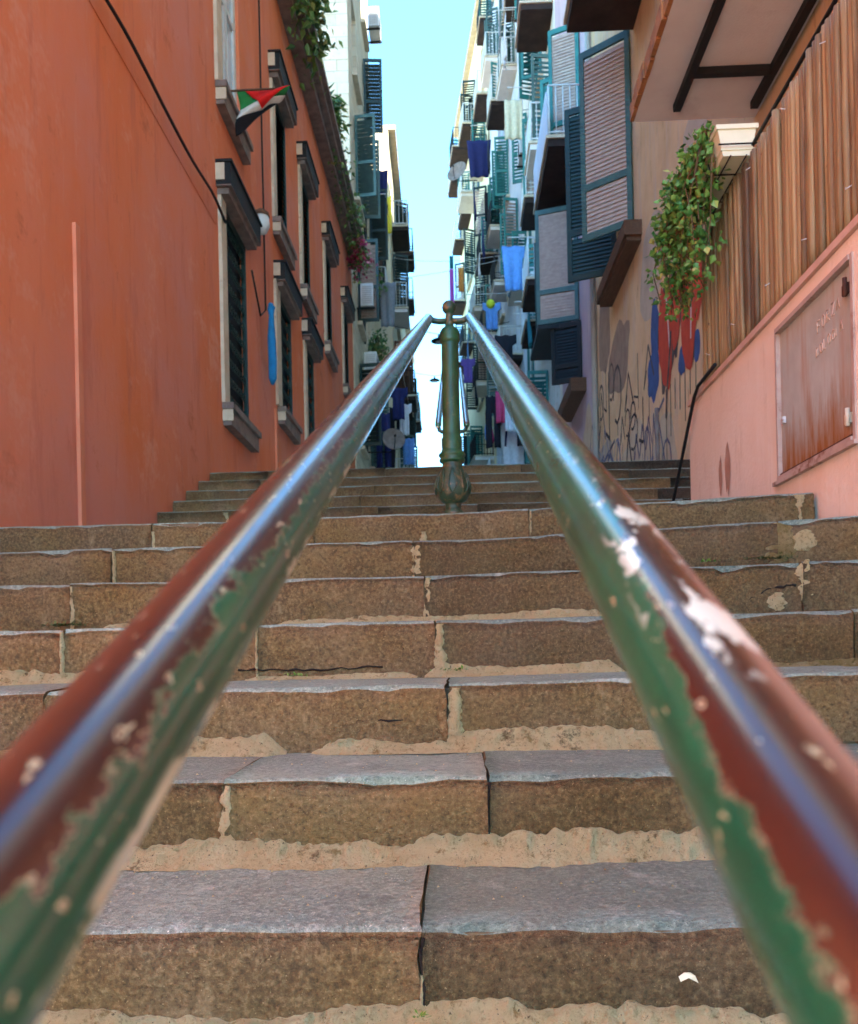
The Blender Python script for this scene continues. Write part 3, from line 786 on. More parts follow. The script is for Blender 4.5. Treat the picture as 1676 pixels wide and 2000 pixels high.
m = MB(); m.box(-.01, .03, 12.28, 12.36, 3.3, 5.0); m.build('painted_conduit', M_REDTRIM, red)
# cable along the wall, slung between clips
m = MB(); pts = []
for i in range(60):
    y = -2.1 + 11.7 * i / 59; ph = (y * .55) % 1
    pts.append((XL + .06 + .01 * math.sin(y * 3), y, 6.36 - .10 * ph * (1 - ph) + .01 * math.sin(y * 5)))
m.tube(pts, .016, 6)
cb = m.build('wall_cable', M_CABLE); tag(cb, 'dark cable slung level along the red wall to the lowest near window', 'cable')
m = MB(); m.box(-.01, .008, -2.2, 9.38, 6.20, 6.235); m.build('wall_ledge', M_RED, red)
m = MB()
m.tube([(XL + .05, 10.85, 6.35), (XL + .05, 11.3, 5.95), (XL + .05, 11.62, 6.15), (XL + .05, 11.60, 9.5), (XL + .05, 11.60, 11.4)], .013, 6)
tag(m.build('drop_cable', M_CABLE), 'thin cable dropping down red wall from the cornice to the blue furled bag', 'cable')
# blue furled cloth hanging on it
m = MB(); m.tube([(0, 0, 0), (.0, .005, -.08), (.005, .0, -.16), (.0, .01, -.45), (.01, .0, -.8), (.005, .01, -1.02), (0, .015, -1.10)], [.03, .05, .035, .055, .06, .055, .02], 12)
m.tube([(0, -.05, -.02), (.03, .03, -.05), (.0, .05, -.10)], [.02, .03, .015], 8)
tag(m.build('furled_cloth', cloth('blue_cloth', S(34, 124, 178)), None, (XL + .12, 11.62, 6.24)), 'long bright blue furled cloth tied to a cable on the red wall', 'cloth')
# white alarm bell lamp by the first window
lp = empty('wall_lamp', (XL, 11.1, 7.10), label='small white rounded wall lamp with brown top beside the first lower window hood', cat='lamp')
m = MB(); m.lathe([(.0, -.17), (.07, -.15), (.11, -.06), (.10, .05), (.06, .09)], 16, (.13, 0, 0)); m.build('globe', M_METALW, lp)
m = MB(); m.lathe([(.11, .05), (.10, .10), (.04, .15), (.0, .16)], 16, (.13, 0, 0)); m.box(-.01, .10, -.03, .03, .08, .13); m.build('cap', M_WOOD, lp)

# flag flying from the upper window
fl = empty('flag', (XL + .1, 9.95, 7.95), label='red, black, white and green flag flapping from upper window sill of red building', cat='flag')
m = MB(); m.tube([(-.02, -.25, -.08), (.12, -.05, .06), (.60, .10, .16)], .012, 8); m.build('pole', M_WOOD, fl)
def flagpart(name, fn, mat, nu=16, nv=10):
    vs = []; fs = []
    for i in range(nu + 1):
        for j in range(nv + 1):
            vs.append(fn(i / nu, j / nv))
    P = nv + 1
    fs = [(i * P + j, (i + 1) * P + j, (i + 1) * P + j + 1, i * P + j + 1) for i in range(nu) for j in range(nv)]
    mm = MB(); mm.add(vs, fs, 0, True); o = mm.build(name, mat, fl)
    sm = o.modifiers.new('thick', 'SOLIDIFY'); sm.thickness = .004
    return o
def flag_xyz(u, v, lift=0):
    # u along hoist pole (0 inner .. 1 outer tip), v from the pole downwards along the cloth
    x = .02 + .60 * u * (1 - .45 * v * v) + .03 * math.sin(v * 5 + u * 2)
    z = .10 + .06 * u - v * (.50 - .30 * u) - .05 * math.sin(v * math.pi) * (1 - u)
    y = .10 * u + .05 * math.sin(u * 4 + v * 7) + .04 * v + lift
    return (x, y, z)
flagpart('black_stripe', lambda u, v: flag_xyz(u, .62 + .38 * v), cloth('flag_black', S(34, 32, 38)))
flagpart('white_stripe', lambda u, v: flag_xyz(u, .34 + .28 * v), cloth('flag_white', S(222, 212, 200)))
flagpart('green_stripe', lambda u, v: flag_xyz(u, .34 * v), cloth('flag_green', S(44, 124, 62)))
flagpart('red_triangle', lambda u, v: flag_xyz((.14 + .86 * u) * (1 - v) + .62 * v, .62 * v, -.014 - .012 * v), cloth('flag_red', S(214, 28, 24)))

# ------------------------------------------------------------------ plants
def leaf_mesh(mb, c, size, rng, mi=0, droop=0.3, aspect=.6):
    d = Vector((rng.uniform(-1, 1), rng.uniform(-1, 1), rng.uniform(-1.0, .5) - droop)).normalized()
    up = Vector((rng.uniform(-1, 1), rng.uniform(-1, 1), rng.uniform(.2, 1.2)))
    w = d.cross(up)
    if w.length < 1e-3: return
    w.normalize(); n = w.cross(d).normalized(); c = Vector(c); L = size; W = size * aspect
    p = [c, c + d * L * .35 + w * W * .5 + n * .08 * L, c + d * L, c + d * L * .35 - w * W * .5 + n * .08 * L, c + d * L * .55 - n * .04 * L]
    mb.add(p, [(0, 1, 4), (1, 2, 4), (2, 3, 4), (3, 0, 4)], mi)
def bush(name, label, loc, strands, size, mat, seed, cat='plant', density=14, spread=.12, group=None, aspect=.6, blossoms=None):
    rng = random.Random(seed); root = empty(name, loc, 0, label, cat, group)
    st = MB(); lf = MB(); fl_ = MB()
    for pts in strands:
        pts = [Vector(p) for p in pts]
        st.tube(pts, [.008 - .005 * i / (len(pts) - 1) for i in range(len(pts))], 5, cap=False)
        for a, c in zip(pts[:-1], pts[1:]):
            n = max(2, int((c - a).length * density * 4))
            for i in range(n):
                q = a.lerp(c, rng.random()) + Vector((rng.gauss(0, spread), rng.gauss(0, spread), rng.gauss(0, spread * .8)))
                if blossoms and rng.random() < .55: leaf_mesh(fl_, q, size * rng.uniform(.6, 1.1), rng, 0, .1, .9)
                else: leaf_mesh(lf, q, size * rng.uniform(.55, 1.25), rng, 0, .3, aspect)
    st.build('stem', M_STEM, root)
    if lf.v: lf.build('foliage', mat, root)
    if fl_.v: fl_.build('blossom', blossoms, root)
    return root
def strand(rng, p0, dx, dy, dz, n=5, wob=.06):
    return [(p0[0] + dx * (i / n) + rng.gauss(0, wob) * (i > 0), p0[1] + dy * (i / n) + rng.gauss(0, wob) * (i > 0), p0[2] + dz * (i / n) ** 1.2) for i in range(n + 1)]
rng = random.Random(3)
tx = XL + .16
def tstr(y, n, dz, out=.35, sp=.5, wob=.1):
    return [strand(rng, (rng.uniform(-.15, .06), rng.uniform(-sp, sp), rng.uniform(0, .45)), rng.uniform(.0, out), rng.uniform(-.2, .2), -rng.uniform(.3, 1) * dz, 5, wob) for _ in range(n)]
bush('terrace_bush', 'dense green bush spilling over the cornice, topmost on the red building', (tx, 13.9, 12.05), tstr(0, 44, .8, .32, .8) + [strand(rng, (rng.uniform(-.2, .1), rng.uniform(-.7, .7), 0), rng.uniform(-.1, .12), 0, rng.uniform(.6, 2.0)) for _ in range(20)], .16, M_LEAFD, 1, density=11, spread=.13)
bush('terrace_bush', 'broad-leaved dark plant arching over the cornice below the large bush', (tx, 17.0, 11.9), [[(0, rng.uniform(-.4, .4), 0), (.02, rng.uniform(-.4, .4), .4), (.10, rng.uniform(-.5, .5), .45), (.18, rng.uniform(-.6, .6), .2)] for _ in range(12)], .24, M_LEAFD, 2, density=8, spread=.08, aspect=.3)
bush('trailing_vine', 'dark vine trailing down the cornice edge of the red building', (tx, 18.4, 11.9), tstr(0, 34, .7, .14, 1.5), .10, M_LEAFD, 3, density=10, spread=.10)
bush('trailing_vine', 'lower vine beside magenta blossom at the end of the red cornice', (tx, 20.4, 11.9), tstr(0, 22, .8, .16, .9), .12, M_LEAFD, 4, density=9, spread=.10)
bush('bougainvillea', 'magenta flowering plant at the far end of the red cornice', (tx + .1, 21.4, 11.6), tstr(0, 14, 1.3, .2, .4), .12, M_LEAFD, 5, density=9, spread=.10, blossoms=M_FLOWER)

# ------------------------------------------------------------------ terrace wall on the right
XR = 1.52
ter = empty('terrace_wall', (0, 0, 0), label='pink plastered terrace parapet wall at right with coping', cat='wall')
m = MB(); 
facade(m, -1, -8, 5.62, 0, 2.97, 1.07, [(3.30, 4.10, 2.19, 2.90)], .06)
m.build('wall', M_PINK, ter, (XR, 0, 0))
m = MB(); m.box(XR - .018, XR + .12, -8, 5.60, 2.972, 3.004)
m.build('coping', plain('coping_paint', S(214, 178, 158), S(198, 160, 140), 5, .8, .3), ter)
# iron hatch let into the wall
hatch = empty('metal_hatch', (XR, 3.70, 2.19), label='rusty pinkish metal hatch door with scratched writing set in the pink wall', cat='hatch door')
m = MB()
m.box(-.008, .05, -.40, -.378, 0, .71); m.box(-.008, .05, .382, .40, 0, .71); m.box(-.014, .05, -.378, .382, .69, .71); m.box(-.016, .05, -.378, .382, 0, .02); m.box(-.024, .0, -.42, .42, -.018, -.001)
m.build('frame', plain('hatch_frame_paint', S(190, 166, 152), S(172, 146, 132), 9, .7, .3, c3=S(120, 70, 44), s3=8), hatch)
m = MB(); m.box(.012, .03, -.377, .381, .021, .689)
pn = m.build('panel', M_RUST, hatch)
m = MB(); m.box(.0, .0115, -.376, .38, .022, .034); m.build('kick_strip', M_RUSTDK, pn)
for z, mm in ((.60, M_RUSTDK), (.10, M_CREAMTRIM)):
    m = MB(); m.tube([(-.012, -.345, z - .035), (-.012, -.345, z + .035)], .009, 8); m.box(-.004, .011, -.345, -.30, z - .02, z + .02); m.build('hinge', mm, hatch)
m = MB(); m.box(-.002, .012, .33, .35, .26, .29); m.tube([(-.006, .335, .275), (-.006, .30, .268)], .004, 6); m.build('latch', M_METALW, hatch)
# scratched words, two lines
GL = {'F': [[(0, 0), (0, 1)], [(0, 1), (.7, 1)], [(0, .55), (.5, .55)]], 'O': [[(.35, 0), (0, .3), (.05, .8), (.4, 1), (.75, .7), (.7, .2), (.35, 0)]],
      'R': [[(0, 0), (0, 1), (.6, .9), (.55, .55), (0, .5), (.7, 0)]], 'Z': [[(0, 1), (.7, 1), (0, 0), (.75, 0)]], 'A': [[(0, 0), (.35, 1), (.7, 0)], [(.15, .4), (.6, .4)]],
      'B': [[(0, 0), (0, 1), (.5, .85), (.05, .5), (.6, .25), (0, 0)]], 'L': [[(0, 1), (0, 0), (.6, 0)]], 'G': [[(.7, .85), (.3, 1), (0, .5), (.3, 0), (.7, .2), (.7, .5), (.4, .5)]],
      'N': [[(0, 0), (0, 1), (.65, 0), (.65, 1)]]}
m = MB()
def write(mb, txt, y_start, z0, h, step, dz=0):
    for i, ch in enumerate(txt):
        for line in GL[ch]:
            mb.tube([(.0115, y_start - (i * step + p[0] * h * .8), z0 + dz * i + p[1] * h) for p in line], .0030, 4)
write(m, 'FORZA', -.035, .535, .050, .046, .006); write(m, 'BOLOGNA', -.02, .44, .042, .038, .004)
m.build('scratched_writing', plain('chalk_scratch', S(214, 186, 166), S(196, 168, 150), 40, .9, 0), pn)

# damp stains on the pink wall are part of the plaster: thin repair patches
pm = plain('cement_repair', S(190, 146, 124), S(172, 130, 108), 14, .9, .4)
for i, (y, z, w, h) in enumerate(((4.85, 2.42, .05, .14), (4.98, 2.40, .03, .11))):
    vs = []
    for q in range(18):
        a = q / 18 * 2 * math.pi; r = 1 + .35 * nz(math.cos(a) * 2 + i * 5, math.sin(a) * 2)
        vs.append((XR - .003, y + w * r * math.cos(a), z + h * r * math.sin(a)))
    mm = MB(); mm.add(vs, [tuple(reversed(range(18)))]); mm.build('plaster_repair', pm, ter)
m = MB(); 
for i in range(5): m.box(XR - .002 - .003 * i % .007, XR + .05, 5.52 + .015 * i, 5.60, 2.70 + .05 * i, 2.75 + .05 * i)
# bamboo screen: each cane a piece of its own
scr = empty('bamboo_screen', (XR + .015, 0, 0), label='split bamboo cane screen standing on the pink parapet', cat='fence')
M_REED = plain('gap_shade_reed', S(96, 70, 48), S(66, 48, 34), 6, .8, .3, stretch=(20, 20, 1)); CANES = []; CANES2 = []
for q in range(5):
    mm = MB(); r = .0145 + .001 * q; H = 1.0
    nodes = [0] + sorted(random.Random(q).sample(range(1, 10), 3)) + [10]
    pts = []; rr = []
    for i in range(11):
        pts.append((0, .0015 * math.cos(i * 1.1 + q), H * i / 10)); rr.append(r * (1.06 if i in nodes[1:-1] else 1.0))
    mm.tube(pts, rr, 8); CANES.append(mm.mesh('cane', M_BAMBOO)); CANES2.append(mm.mesh('gap_shade_cane', M_REED))
y = 2.3; rg = random.Random(5); i = 0
while y < 5.30:
    o = inst('cane', CANES[rg.randrange(5)], scr, (rg.uniform(-.008, .008), y, 3.006 + rg.uniform(-.0, .008)), (rg.uniform(-.006, .006), rg.uniform(-.008, .008), rg.uniform(0, 6)))
    o.scale = (1, 1, .905 + rg.uniform(-.02, .012)); y += rg.uniform(.040, .050)
y = 2.33; i = 0
while y < 5.30:
    o = inst('gap_shade_cane', CANES2[rg.randrange(5)], scr, (.052 + rg.uniform(-.004, .004), y, 3.006), (0, rg.uniform(-.006, .006), rg.uniform(0, 6))); o.scale = (1, 1, .88 + rg.uniform(-.02, .01)); y += rg.uniform(.044, .052)  # second cane row added behind, coloured dark for the shade in the gaps
m = MB()
rg = random.Random(8)
for i in range(12):
    yy = 2.5 + i * .24 + rg.uniform(-.06, .06); z = 3.14 if i % 2 else 3.82
    m.tube([(-.026, yy, z), (-.045, yy + .012, z + .015 * rg.uniform(-1, 1)), (-.036, yy + .028, z + .006)], .002, 5)
m.build('tie_wire', M_METALW, scr)
m = MB(); m.tube([(.10, 2.3, 3.93), (.10, 5.35, 3.93)], .016, 8); m.tube([(.10, 5.35, 3.93), (.10, 5.35, 3.0)], .016, 8); m.tube([(.10, 3.9, 3.93), (.10, 3.9, 3.0)], .016, 8); m.tube([(.10, 2.3, 3.93), (.10, 2.3, 3.0)], .016, 8)
m.tube([(.02, 2.3, 3.99), (.02, 4.55, 3.985)], .010, 8)
m.build('rail', M_BLACK, scr)
# black hose running off the parapet end
m = MB(); m.tube([(XR - .03, 4.95, 3.03), (XR - .034, 5.28, 3.012), (XR - .037, 5.36, 2.97), (XR - .043, 5.8, 2.52), (XR - .05, 6.15, 2.16)], .011, 8)
tag(m.build('black_hose', M_BLACK), 'black pipe running along parapet top and down past its far end', 'pipe')
# planter hung on the screen rail
pl = empty('balcony_planter', (1.475, 4.45, 3.93), label='cream plastic trough planter hung on the bamboo screen rail', cat='planter')
def trough(mb, L, wt, wb, h, z0=0, th=.008):
    vs = []
    for (w, z) in ((wb, z0), (wt, z0 + h)):
        for (sx, sy) in ((-1, 0), (1, 0), (1, 1), (-1, 1)): vs.append((sx * w / 2, sy * L + (0 if sy else 0), z))
    mb.add(vs, [(0, 3, 2, 1), (0, 1, 5, 4), (1, 2, 6, 5), (2, 3, 7, 6), (3, 0, 4, 7)])
m = MB(); trough(m, .62, .195, .145, .14); m.box(-.107, .107, -.01, .63, .135, .158); m.box(-.085, .085, -.006, .626, .028, .036)
m.build('trough', M_PLANTER, pl)
m = MB(); m.box(-.09, .09, .01, .61, .15, .162); m.build('soil', M_CORE, pl)
m = MB()
for yy in (.16, .44): 
    m.tube([(.10, yy, .20), (.085, yy, -.008), (-.085, yy, -.008), (-.10, yy, .05)], .005, 6)
for xx in (-.04, .04): m.tube([(xx, -.02, -.009), (xx, .64, -.009)], .004, 6)
m.tube([(-.10, -.02, .05), (.10, -.02, .05)], .004, 6)
m.build('bracket', M_BLACK, pl)
rng = random.Random(11)
ss = []
for _ in range(46):
    L = rng.choice([.06, .11, .18, .25, .33, .42, .5]); y0 = rng.uniform(.05, .62)
    o = rng.uniform(.05, .20)
    ss.append([(rng.uniform(-.08, .02), y0, .16), (-o * .7, y0 + rng.uniform(-.05, .1), .20), (-o, y0 + rng.uniform(-.05, .2), .02), (-o + rng.uniform(-.03, .04), y0 + rng.uniform(0, .3), -.5 * L), (-o + rng.uniform(-.02, .1), y0 + rng.uniform(0, .35), -L)])
bush('ivy_plant', 'green leafy ivy trailing from the cream planter down the screen', (1.45, 4.45, 3.93), ss, .042, M_LEAF, 12, density=22, spread=.034, aspect=.85)

# ------------------------------------------------------------------ right-hand buildings
XB = 2.6
r1 = empty('worn_pink_building', (XB, 0, 0), label='tall worn pink-beige building with graffiti and open teal shutters, behind the terrace', cat='building')
OPN = [(12.25, 13.45, 7.35, 10.05), (17.65, 18.75, 8.2, 10.5), (17.4, 18.9, 6.85, 7.95), (16.9, 18.2, 11.05, 13.4), (9.8, 11.0, 10.1, 12.4), (4.4, 5.5, 5.95, 8.2), (2.0, 3.1, 5.95, 8.2), (13.0, 14.1, 14.2, 16.4), (17.0, 18.1, 14.6, 16.8)]
m = MB(); facade(m, -1, -4, 15.6, 0, 31, 9, [o for o in OPN if o[1] < 15.5], .2); m.build('wall', M_WORN, r1)
m = MB(); facade(m, -1, 15.6, 20.6, 0, 31, 9, [o for o in OPN if o[0] > 15.5], .2); m.build('wall', M_MAUVE, r1)
for o in OPN: window_set(r1, -1, *o, mf=M_TEALD)
# window A with its big open leaves
leaf_parts(r1, (-.02, 12.22, 7.42), math.atan2(.48, -.62) , .80, 2.76, M_TEALD, M_LOUVRE, 'each')
leaf_parts(r1, (-.02, 13.48, 7.30), math.atan2(.30, -.70), .78, 2.74, M_DKGREEN, M_DKGREEN, 'each')  # far leaf: its shade is put into the colour as dark green
m = MB(); m.box(-.24, .0, 11.75, 14.1, 7.06, 7.26); m.box(-.2, -.001, 11.8, 14.05, 7.0, 7.058); m.build('sill_shelf', M_WOOD, r1)
leaf_parts(r1, (-.02, 17.6, 8.18), math.atan2(.25, -.80), .86, 2.36, M_TEALD, M_LOUVRE, 'each')
leaf_parts(r1, (-.02, 18.8, 8.18), math.atan2(.35, -.75), .80, 2.3, M_DKGREEN, M_DKGREEN)
leaf_parts(r1, (-.02, 17.35, 6.85), math.atan2(.30, -.72), .62, 1.22, M_BLACK, M_VOID)
m = MB(); m.box(-.30, .0, 16.9, 19.2, 6.52, 6.78); m.build('sill_shelf', M_WOOD, r1)
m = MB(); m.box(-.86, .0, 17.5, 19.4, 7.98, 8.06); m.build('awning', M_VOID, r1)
for y in (15.58,):
    m = MB(); m.tube([(-.06, y, 3.2), (-.06, y, 31)], .05, 8); m.build('downpipe', M_GREYW, r1)
# near balcony with iron beams under it
nb = empty('balcony', (0, 0, 0)); nb.parent = r1
m = MB(); m.box(-1.02, 0, 1.2, 7.38, 5.91, 6.02); m.build('slab', M_UNDER, nb)
m = MB()
yy = 1.2; rg = random.Random(2)
while yy < 7.35:
    w = rg.uniform(.16, .26); m.box(-1.05 - rg.uniform(0, .014), -1.021, yy + .012, min(yy + w, 7.38) - .012, 5.905 + rg.uniform(-.014, .008), 6.04); yy += w
m.build('edge_tiles', M_TILE, nb)
m = MB(); m.box(-.74, -.68, 1.2, 7.17, 5.85, 5.909); m.build('beam', M_BLACK, nb)
m = MB(); m.box(-.11, -.05, 1.2, 7.17, 5.85, 5.909); m.build('beam', M_BLACK, nb)
for yb in (3.4, 5.1, 6.74): 
    m = MB(); m.box(-.679, -.111, yb - .03, yb + .03, 5.855, 5.908); m.build('beam', M_BLACK, nb)
m = MB()
for q in range(48): m.tube([(-.45, 1.25 + q * .13, 6.02), (-.45, 1.25 + q * .13, 7.0)], .01, 5)
m.tube([(-.45, 1.2, 7.0), (-.45, 7.36, 7.0)], .018, 6); m.tube([(-.45, 7.36, 7.0), (0, 7.36, 7.0)], .018, 6)
m.build('railing', M_BLACK, nb)
# dark balcony above
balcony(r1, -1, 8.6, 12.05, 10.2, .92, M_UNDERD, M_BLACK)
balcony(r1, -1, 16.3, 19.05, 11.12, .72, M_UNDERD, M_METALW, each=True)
m = MB(); m.box(-.74, -.71, 16.4, 19.0, 11.2, 12.05); m.build('balcony_screen', M_BLUISH, r1)
leaf_parts(r1, (-.02, 16.85, 11.1), math.atan2(.25, -.55), .62, 2.6, M_TEAL, M_LOUVRE)
leaf_parts(r1, (-.02, 18.25, 11.1), math.atan2(.35, -.65), .66, 2.6, M_TEAL, M_TEAL)
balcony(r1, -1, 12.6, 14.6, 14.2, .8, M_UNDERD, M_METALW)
# graffiti: sprayed paint lying 2-3 mm proud of the plaster
def ribbon(mb, pts, w, x=-.003):
    for q_, (a, c) in enumerate(zip(pts[:-1], pts[1:])):
        x -= .00012
        d = Vector((0, c[0] - a[0], c[1] - a[1]))
        if d.length < 1e-4: continue
        n = Vector((0, -d.z, d.y)).normalized() * w * .62
        mb.add([(x, a[0] - n.y, a[1] - n.z), (x, a[0] + n.y, a[1] + n.z), (x, c[0] + n.y, c[1] + n.z), (x, c[0] - n.y, c[1] - n.z)], [(0, 1, 2, 3)])
def blob(mb, y, z, ry, rz, seed, x=-.003):
    vs = []
    for q in range(26):
        a = 2 * math.pi * q / 26; r = 1 + .3 * nz(math.cos(a) * 1.6 + seed, math.sin(a) * 1.6)
        vs.append((x, y + ry * r * math.cos(a), z + rz * r * math.sin(a)))
    mb.add(vs, [tuple(range(26))])
P_RED = plain('spray_orange_red', S(204, 74, 44), S(186, 60, 38), 6, .7, 0); P_BLUE = plain('spray_blue', S(62, 92, 150), S(52, 76, 128), 6, .7, 0)
P_BLACK = plain('spray_black', S(64, 56, 58), S(100, 86, 80), 6, .8, 0); P_NAVY = plain('spray_navy', S(84, 80, 110), S(120, 112, 128), 5, .8, 0); P_WHITE = plain('spray_white', S(222, 210, 206), S(206, 196, 192), 6, .7, 0)
g1 = empty('graffiti', (0, 0, 0)); g1.parent = r1
def spray(name, mat, specs, seed0, x):
    for i, (y, z, a, c) in enumerate(specs):
        mm = MB(); blob(mm, y, z + .25, a * 1.9, c * 1.1, seed0 + i, x - .0003 * i); mm.build(name, mat, g1)
spray('blue_fill', P_BLUE, ((11.15, 5.25, .14, .34), (11.25, 4.75, .18, .30), (9.85, 4.45, .08, .16), (9.25, 4.4, .08, .16)), 0, -.002)
spray('black_outline', P_BLACK, ((10.55, 5.0, .20, .62), (10.1, 5.2, .13, .5), (9.55, 5.05, .16, .7), (9.15, 5.4, .10, .6)), 10, -.004)
spray('orange_fill', P_RED, ((10.56, 4.95, .17, .56), (10.72, 5.2, .10, .4), (10.1, 5.1, .12, .42), (9.54, 4.85, .15, .6), (9.15, 5.2, .10, .5)), 20, -.006)
P_OUT = [plain('paint_out_grey', S(200, 178, 156), S(184, 160, 138), 3, .9, .2), plain('paint_out_beige', S(214, 190, 160), S(196, 170, 142), 3, .9, .2), plain('bare_render', S(150, 122, 104), S(170, 140, 118), 5, .95, .5)]
for q, (y, z, a, c) in enumerate(((15.2, 4.2, 1.3, .8), (12.6, 4.0, 1.0, .7), (13.6, 6.0, .9, .5), (11.2, 6.4, .8, .6), (10.8, 3.7, .7, .6), (14.8, 6.9, .6, .8), (9.2, 6.6, .5, .7), (16.9, 5.2, .7, .9))):
    mm = MB(); blob(mm, y, z, a, c, 70 + q * 3, -.0008 - .0001 * q); mm.build('plaster_patch', P_OUT[q % 3], r1)
for pts in ([(10.5, 5.7), (10.42, 5.3), (10.38, 5.0)], [(9.45, 5.8), (9.40, 5.3), (9.46, 4.8)], [(10.0, 5.8), (10.02, 5.4)]):
    m = MB(); ribbon(m, pts, .035, -.008); m.build('white_highlight', P_WHITE, g1)
m = MB(); rg = random.Random(4)
for q in range(7): 
    y = 9.3 + q * .22; ribbon(m, [(y, 4.6), (y + .02, 4.6 - rg.uniform(.3, 1.1))], .025, -.0025)
m.build('paint_drips', P_BLACK, g1)['kind'] = 'stuff'
def scribble(y0, y1, z0, z1, mat, seed, n=10, w=.03):
    rg = random.Random(seed); mm = MB(); n = max(2, int(n * .55))
    for i in range(n):
        if rg.random() < .12: continue
        cy = y0 + (y1 - y0) * (i + .5) / n; ww = (y1 - y0) / n * .9
        k = rg.choice([0, 1, 2, 3]); h = z1 - z0; zb = z0 + rg.uniform(-.1, .1) * h
        if k == 0: pts = [(cy + ww * .5 * math.cos(a * .6), zb + h / 2 + h / 2 * math.sin(a * .6)) for a in range(10)]
        elif k == 1: pts = [(cy - ww / 2, zb), (cy, zb + h), (cy + ww / 2, zb), (cy + ww * .2, zb + h * .4)]
        elif k == 2: pts = [(cy, zb + h * 1.15), (cy, zb - .1 * h), (cy + ww * .5, zb + .1 * h)]
        else: pts = [(cy - ww / 2, zb + h), (cy + ww / 2, zb + h * .9), (cy - ww / 2, zb + h * .1), (cy + ww / 2, zb)]
        ribbon(mm, pts, w * rg.uniform(.7, 1.3), -.003)
        if rg.random() < .5: ribbon(mm, [(cy, zb), (cy + .01, zb - rg.uniform(.2, .6))], w * .5, -.003)
    mm.build('scrawl', mat, g1)
P_GREYB = plain('spray_grey_blue', S(134, 134, 150), S(168, 158, 156), 6, .7, 0)
for q, (a, c, zz, h) in enumerate(((11.0, 12.4, 3.5, .5), (12.2, 14.4, 3.35, .5), (12.4, 13.6, 4.6, .4), (14.6, 16.8, 4.8, .5), (11.4, 12.6, 4.15, .4), (15.2, 17.4, 3.4, .5), (13.6, 15.2, 4.35, .45), (16.4, 18.2, 4.1, .5))):
    scribble(a, c, zz, zz + h, (P_GREYB, P_NAVY, P_BLACK)[q % 3], 50 + q, 6, .035)
scribble(10.7, 11.9, 3.6, 4.5, P_NAVY, 21, 6, .04); scribble(11.2, 13.2, 5.0, 5.5, P_BLACK, 22, 6, .035); scribble(14.2, 16.9, 3.95, 4.75, P_NAVY, 1, 8, .07); scribble(14.4, 17.2, 3.3, 3.9, P_BLACK, 2, 9, .05); scribble(12.6, 14.0, 3.9, 4.7, P_BLACK, 3, 4, .06)
scribble(13.4, 15.6, 5.0, 5.9, P_BLACK, 4, 7, .045); scribble(11.6, 12.9, 4.3, 4.8, P_BLACK, 5, 4, .03); scribble(10.4, 11.4, 3.4, 4.0, P_NAVY, 6, 5, .04); scribble(15.9, 17.6, 5.2, 5.7, P_NAVY, 7, 5, .04); scribble(13.0, 16.6, 4.3, 4.8, P_NAVY, 91, 14, .05); scribble(13.4, 16.4, 3.5, 4.0, P_NAVY, 92, 14, .05); scribble(11.4, 13.0, 3.4, 3.9, P_GREYB, 93, 8, .04); scribble(14.0, 16.0, 5.5, 6.1, P_BLACK, 94, 8, .035)
ribm = MB(); ribbon(ribm, [(10.3, 5.2), (10.4, 4.9), (10.55, 4.55), (10.62, 4.25)], .06, -.009); ribm.build('black_stroke', P_BLACK, g1)
# pole at foot of the wall
m = MB(); m.tube([(XB - .12, 10.6, TOPZ - .02), (XB - .12, 10.62, TOPZ + 1.0)], .026, 8)
tag(m.build('grey_pole', M_SILL), 'thin grey pole at the foot of the graffiti wall beside the black pipe', 'pole')

def tenement(name, label, s, corner, rz, L, z0, z1, mat, D, cols, zlist, seed, shut, wall_mi=None, bal_p=.55, roofcap=True, tall=2.25):
    root = empty(name, corner, rz, label, 'building'); rg = random.Random(seed)
    ops = []
    for c in cols:
        jz = rg.uniform(-.45, .45)
        for z in zlist:
            if c[0] + c[1] / 2 < L and rg.random() > .1: ops.append((c[0] - c[1] / 2, c[0] + c[1] / 2, z + jz, z + jz + tall))
    m = MB(); facade(m, s, 0, L, z0, z1, D, ops, .2); m.build('wall', mat, root)
    if roofcap:
        m = MB(); m.box(-s * .3, s * .28, -.02, L + .02, z1 + .001, z1 + .16); m.build('cornice', M_CREAMTRIM, root)
    for (a, c, zz, zt) in ops:
        window_set(root, s, a, c, zz, zt)
        mf = rg.choice(shut); w = (c - a) / 2 + .02
        r = rg.random()
        if r < .75:
            sgn = 1 if s > 0 else -1
            op = rg.uniform(60, 100)
            # near leaf hinged at a, swings out; far leaf hinged at c
            ang1 = rad(90 - op) if s > 0 else rad(90 + op); ang2 = rad(-90 + op) if s > 0 else rad(-90 - op)
            ang1 = math.atan2(math.cos(rad(op)), s * math.sin(rad(op))); ang2 = math.atan2(-math.cos(rad(op)), s * math.sin(rad(op)))
            if rg.random() < .35: ang1 = rad(-90); 
            if rg.random() < .5: ang2 = rad(90)
            far_leaf(root, (s * .03, a, zz), ang1, w, zt - zz, mf, rg.choice([mf, mf, M_LOUVRE])); far_leaf(root, (s * .03, c, zz), ang2, w, zt - zz, mf, mf)
        if rg.random() < bal_p:
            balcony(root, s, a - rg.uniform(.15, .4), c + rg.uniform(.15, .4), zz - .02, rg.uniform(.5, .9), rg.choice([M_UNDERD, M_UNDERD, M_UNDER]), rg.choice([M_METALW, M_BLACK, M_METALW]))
        else:
            m = MB(); m.box(0, s * .14, a - .1, c + .1, zz - .1, zz - .002); m.build('sill', M_CREAMTRIM, root)
    return root
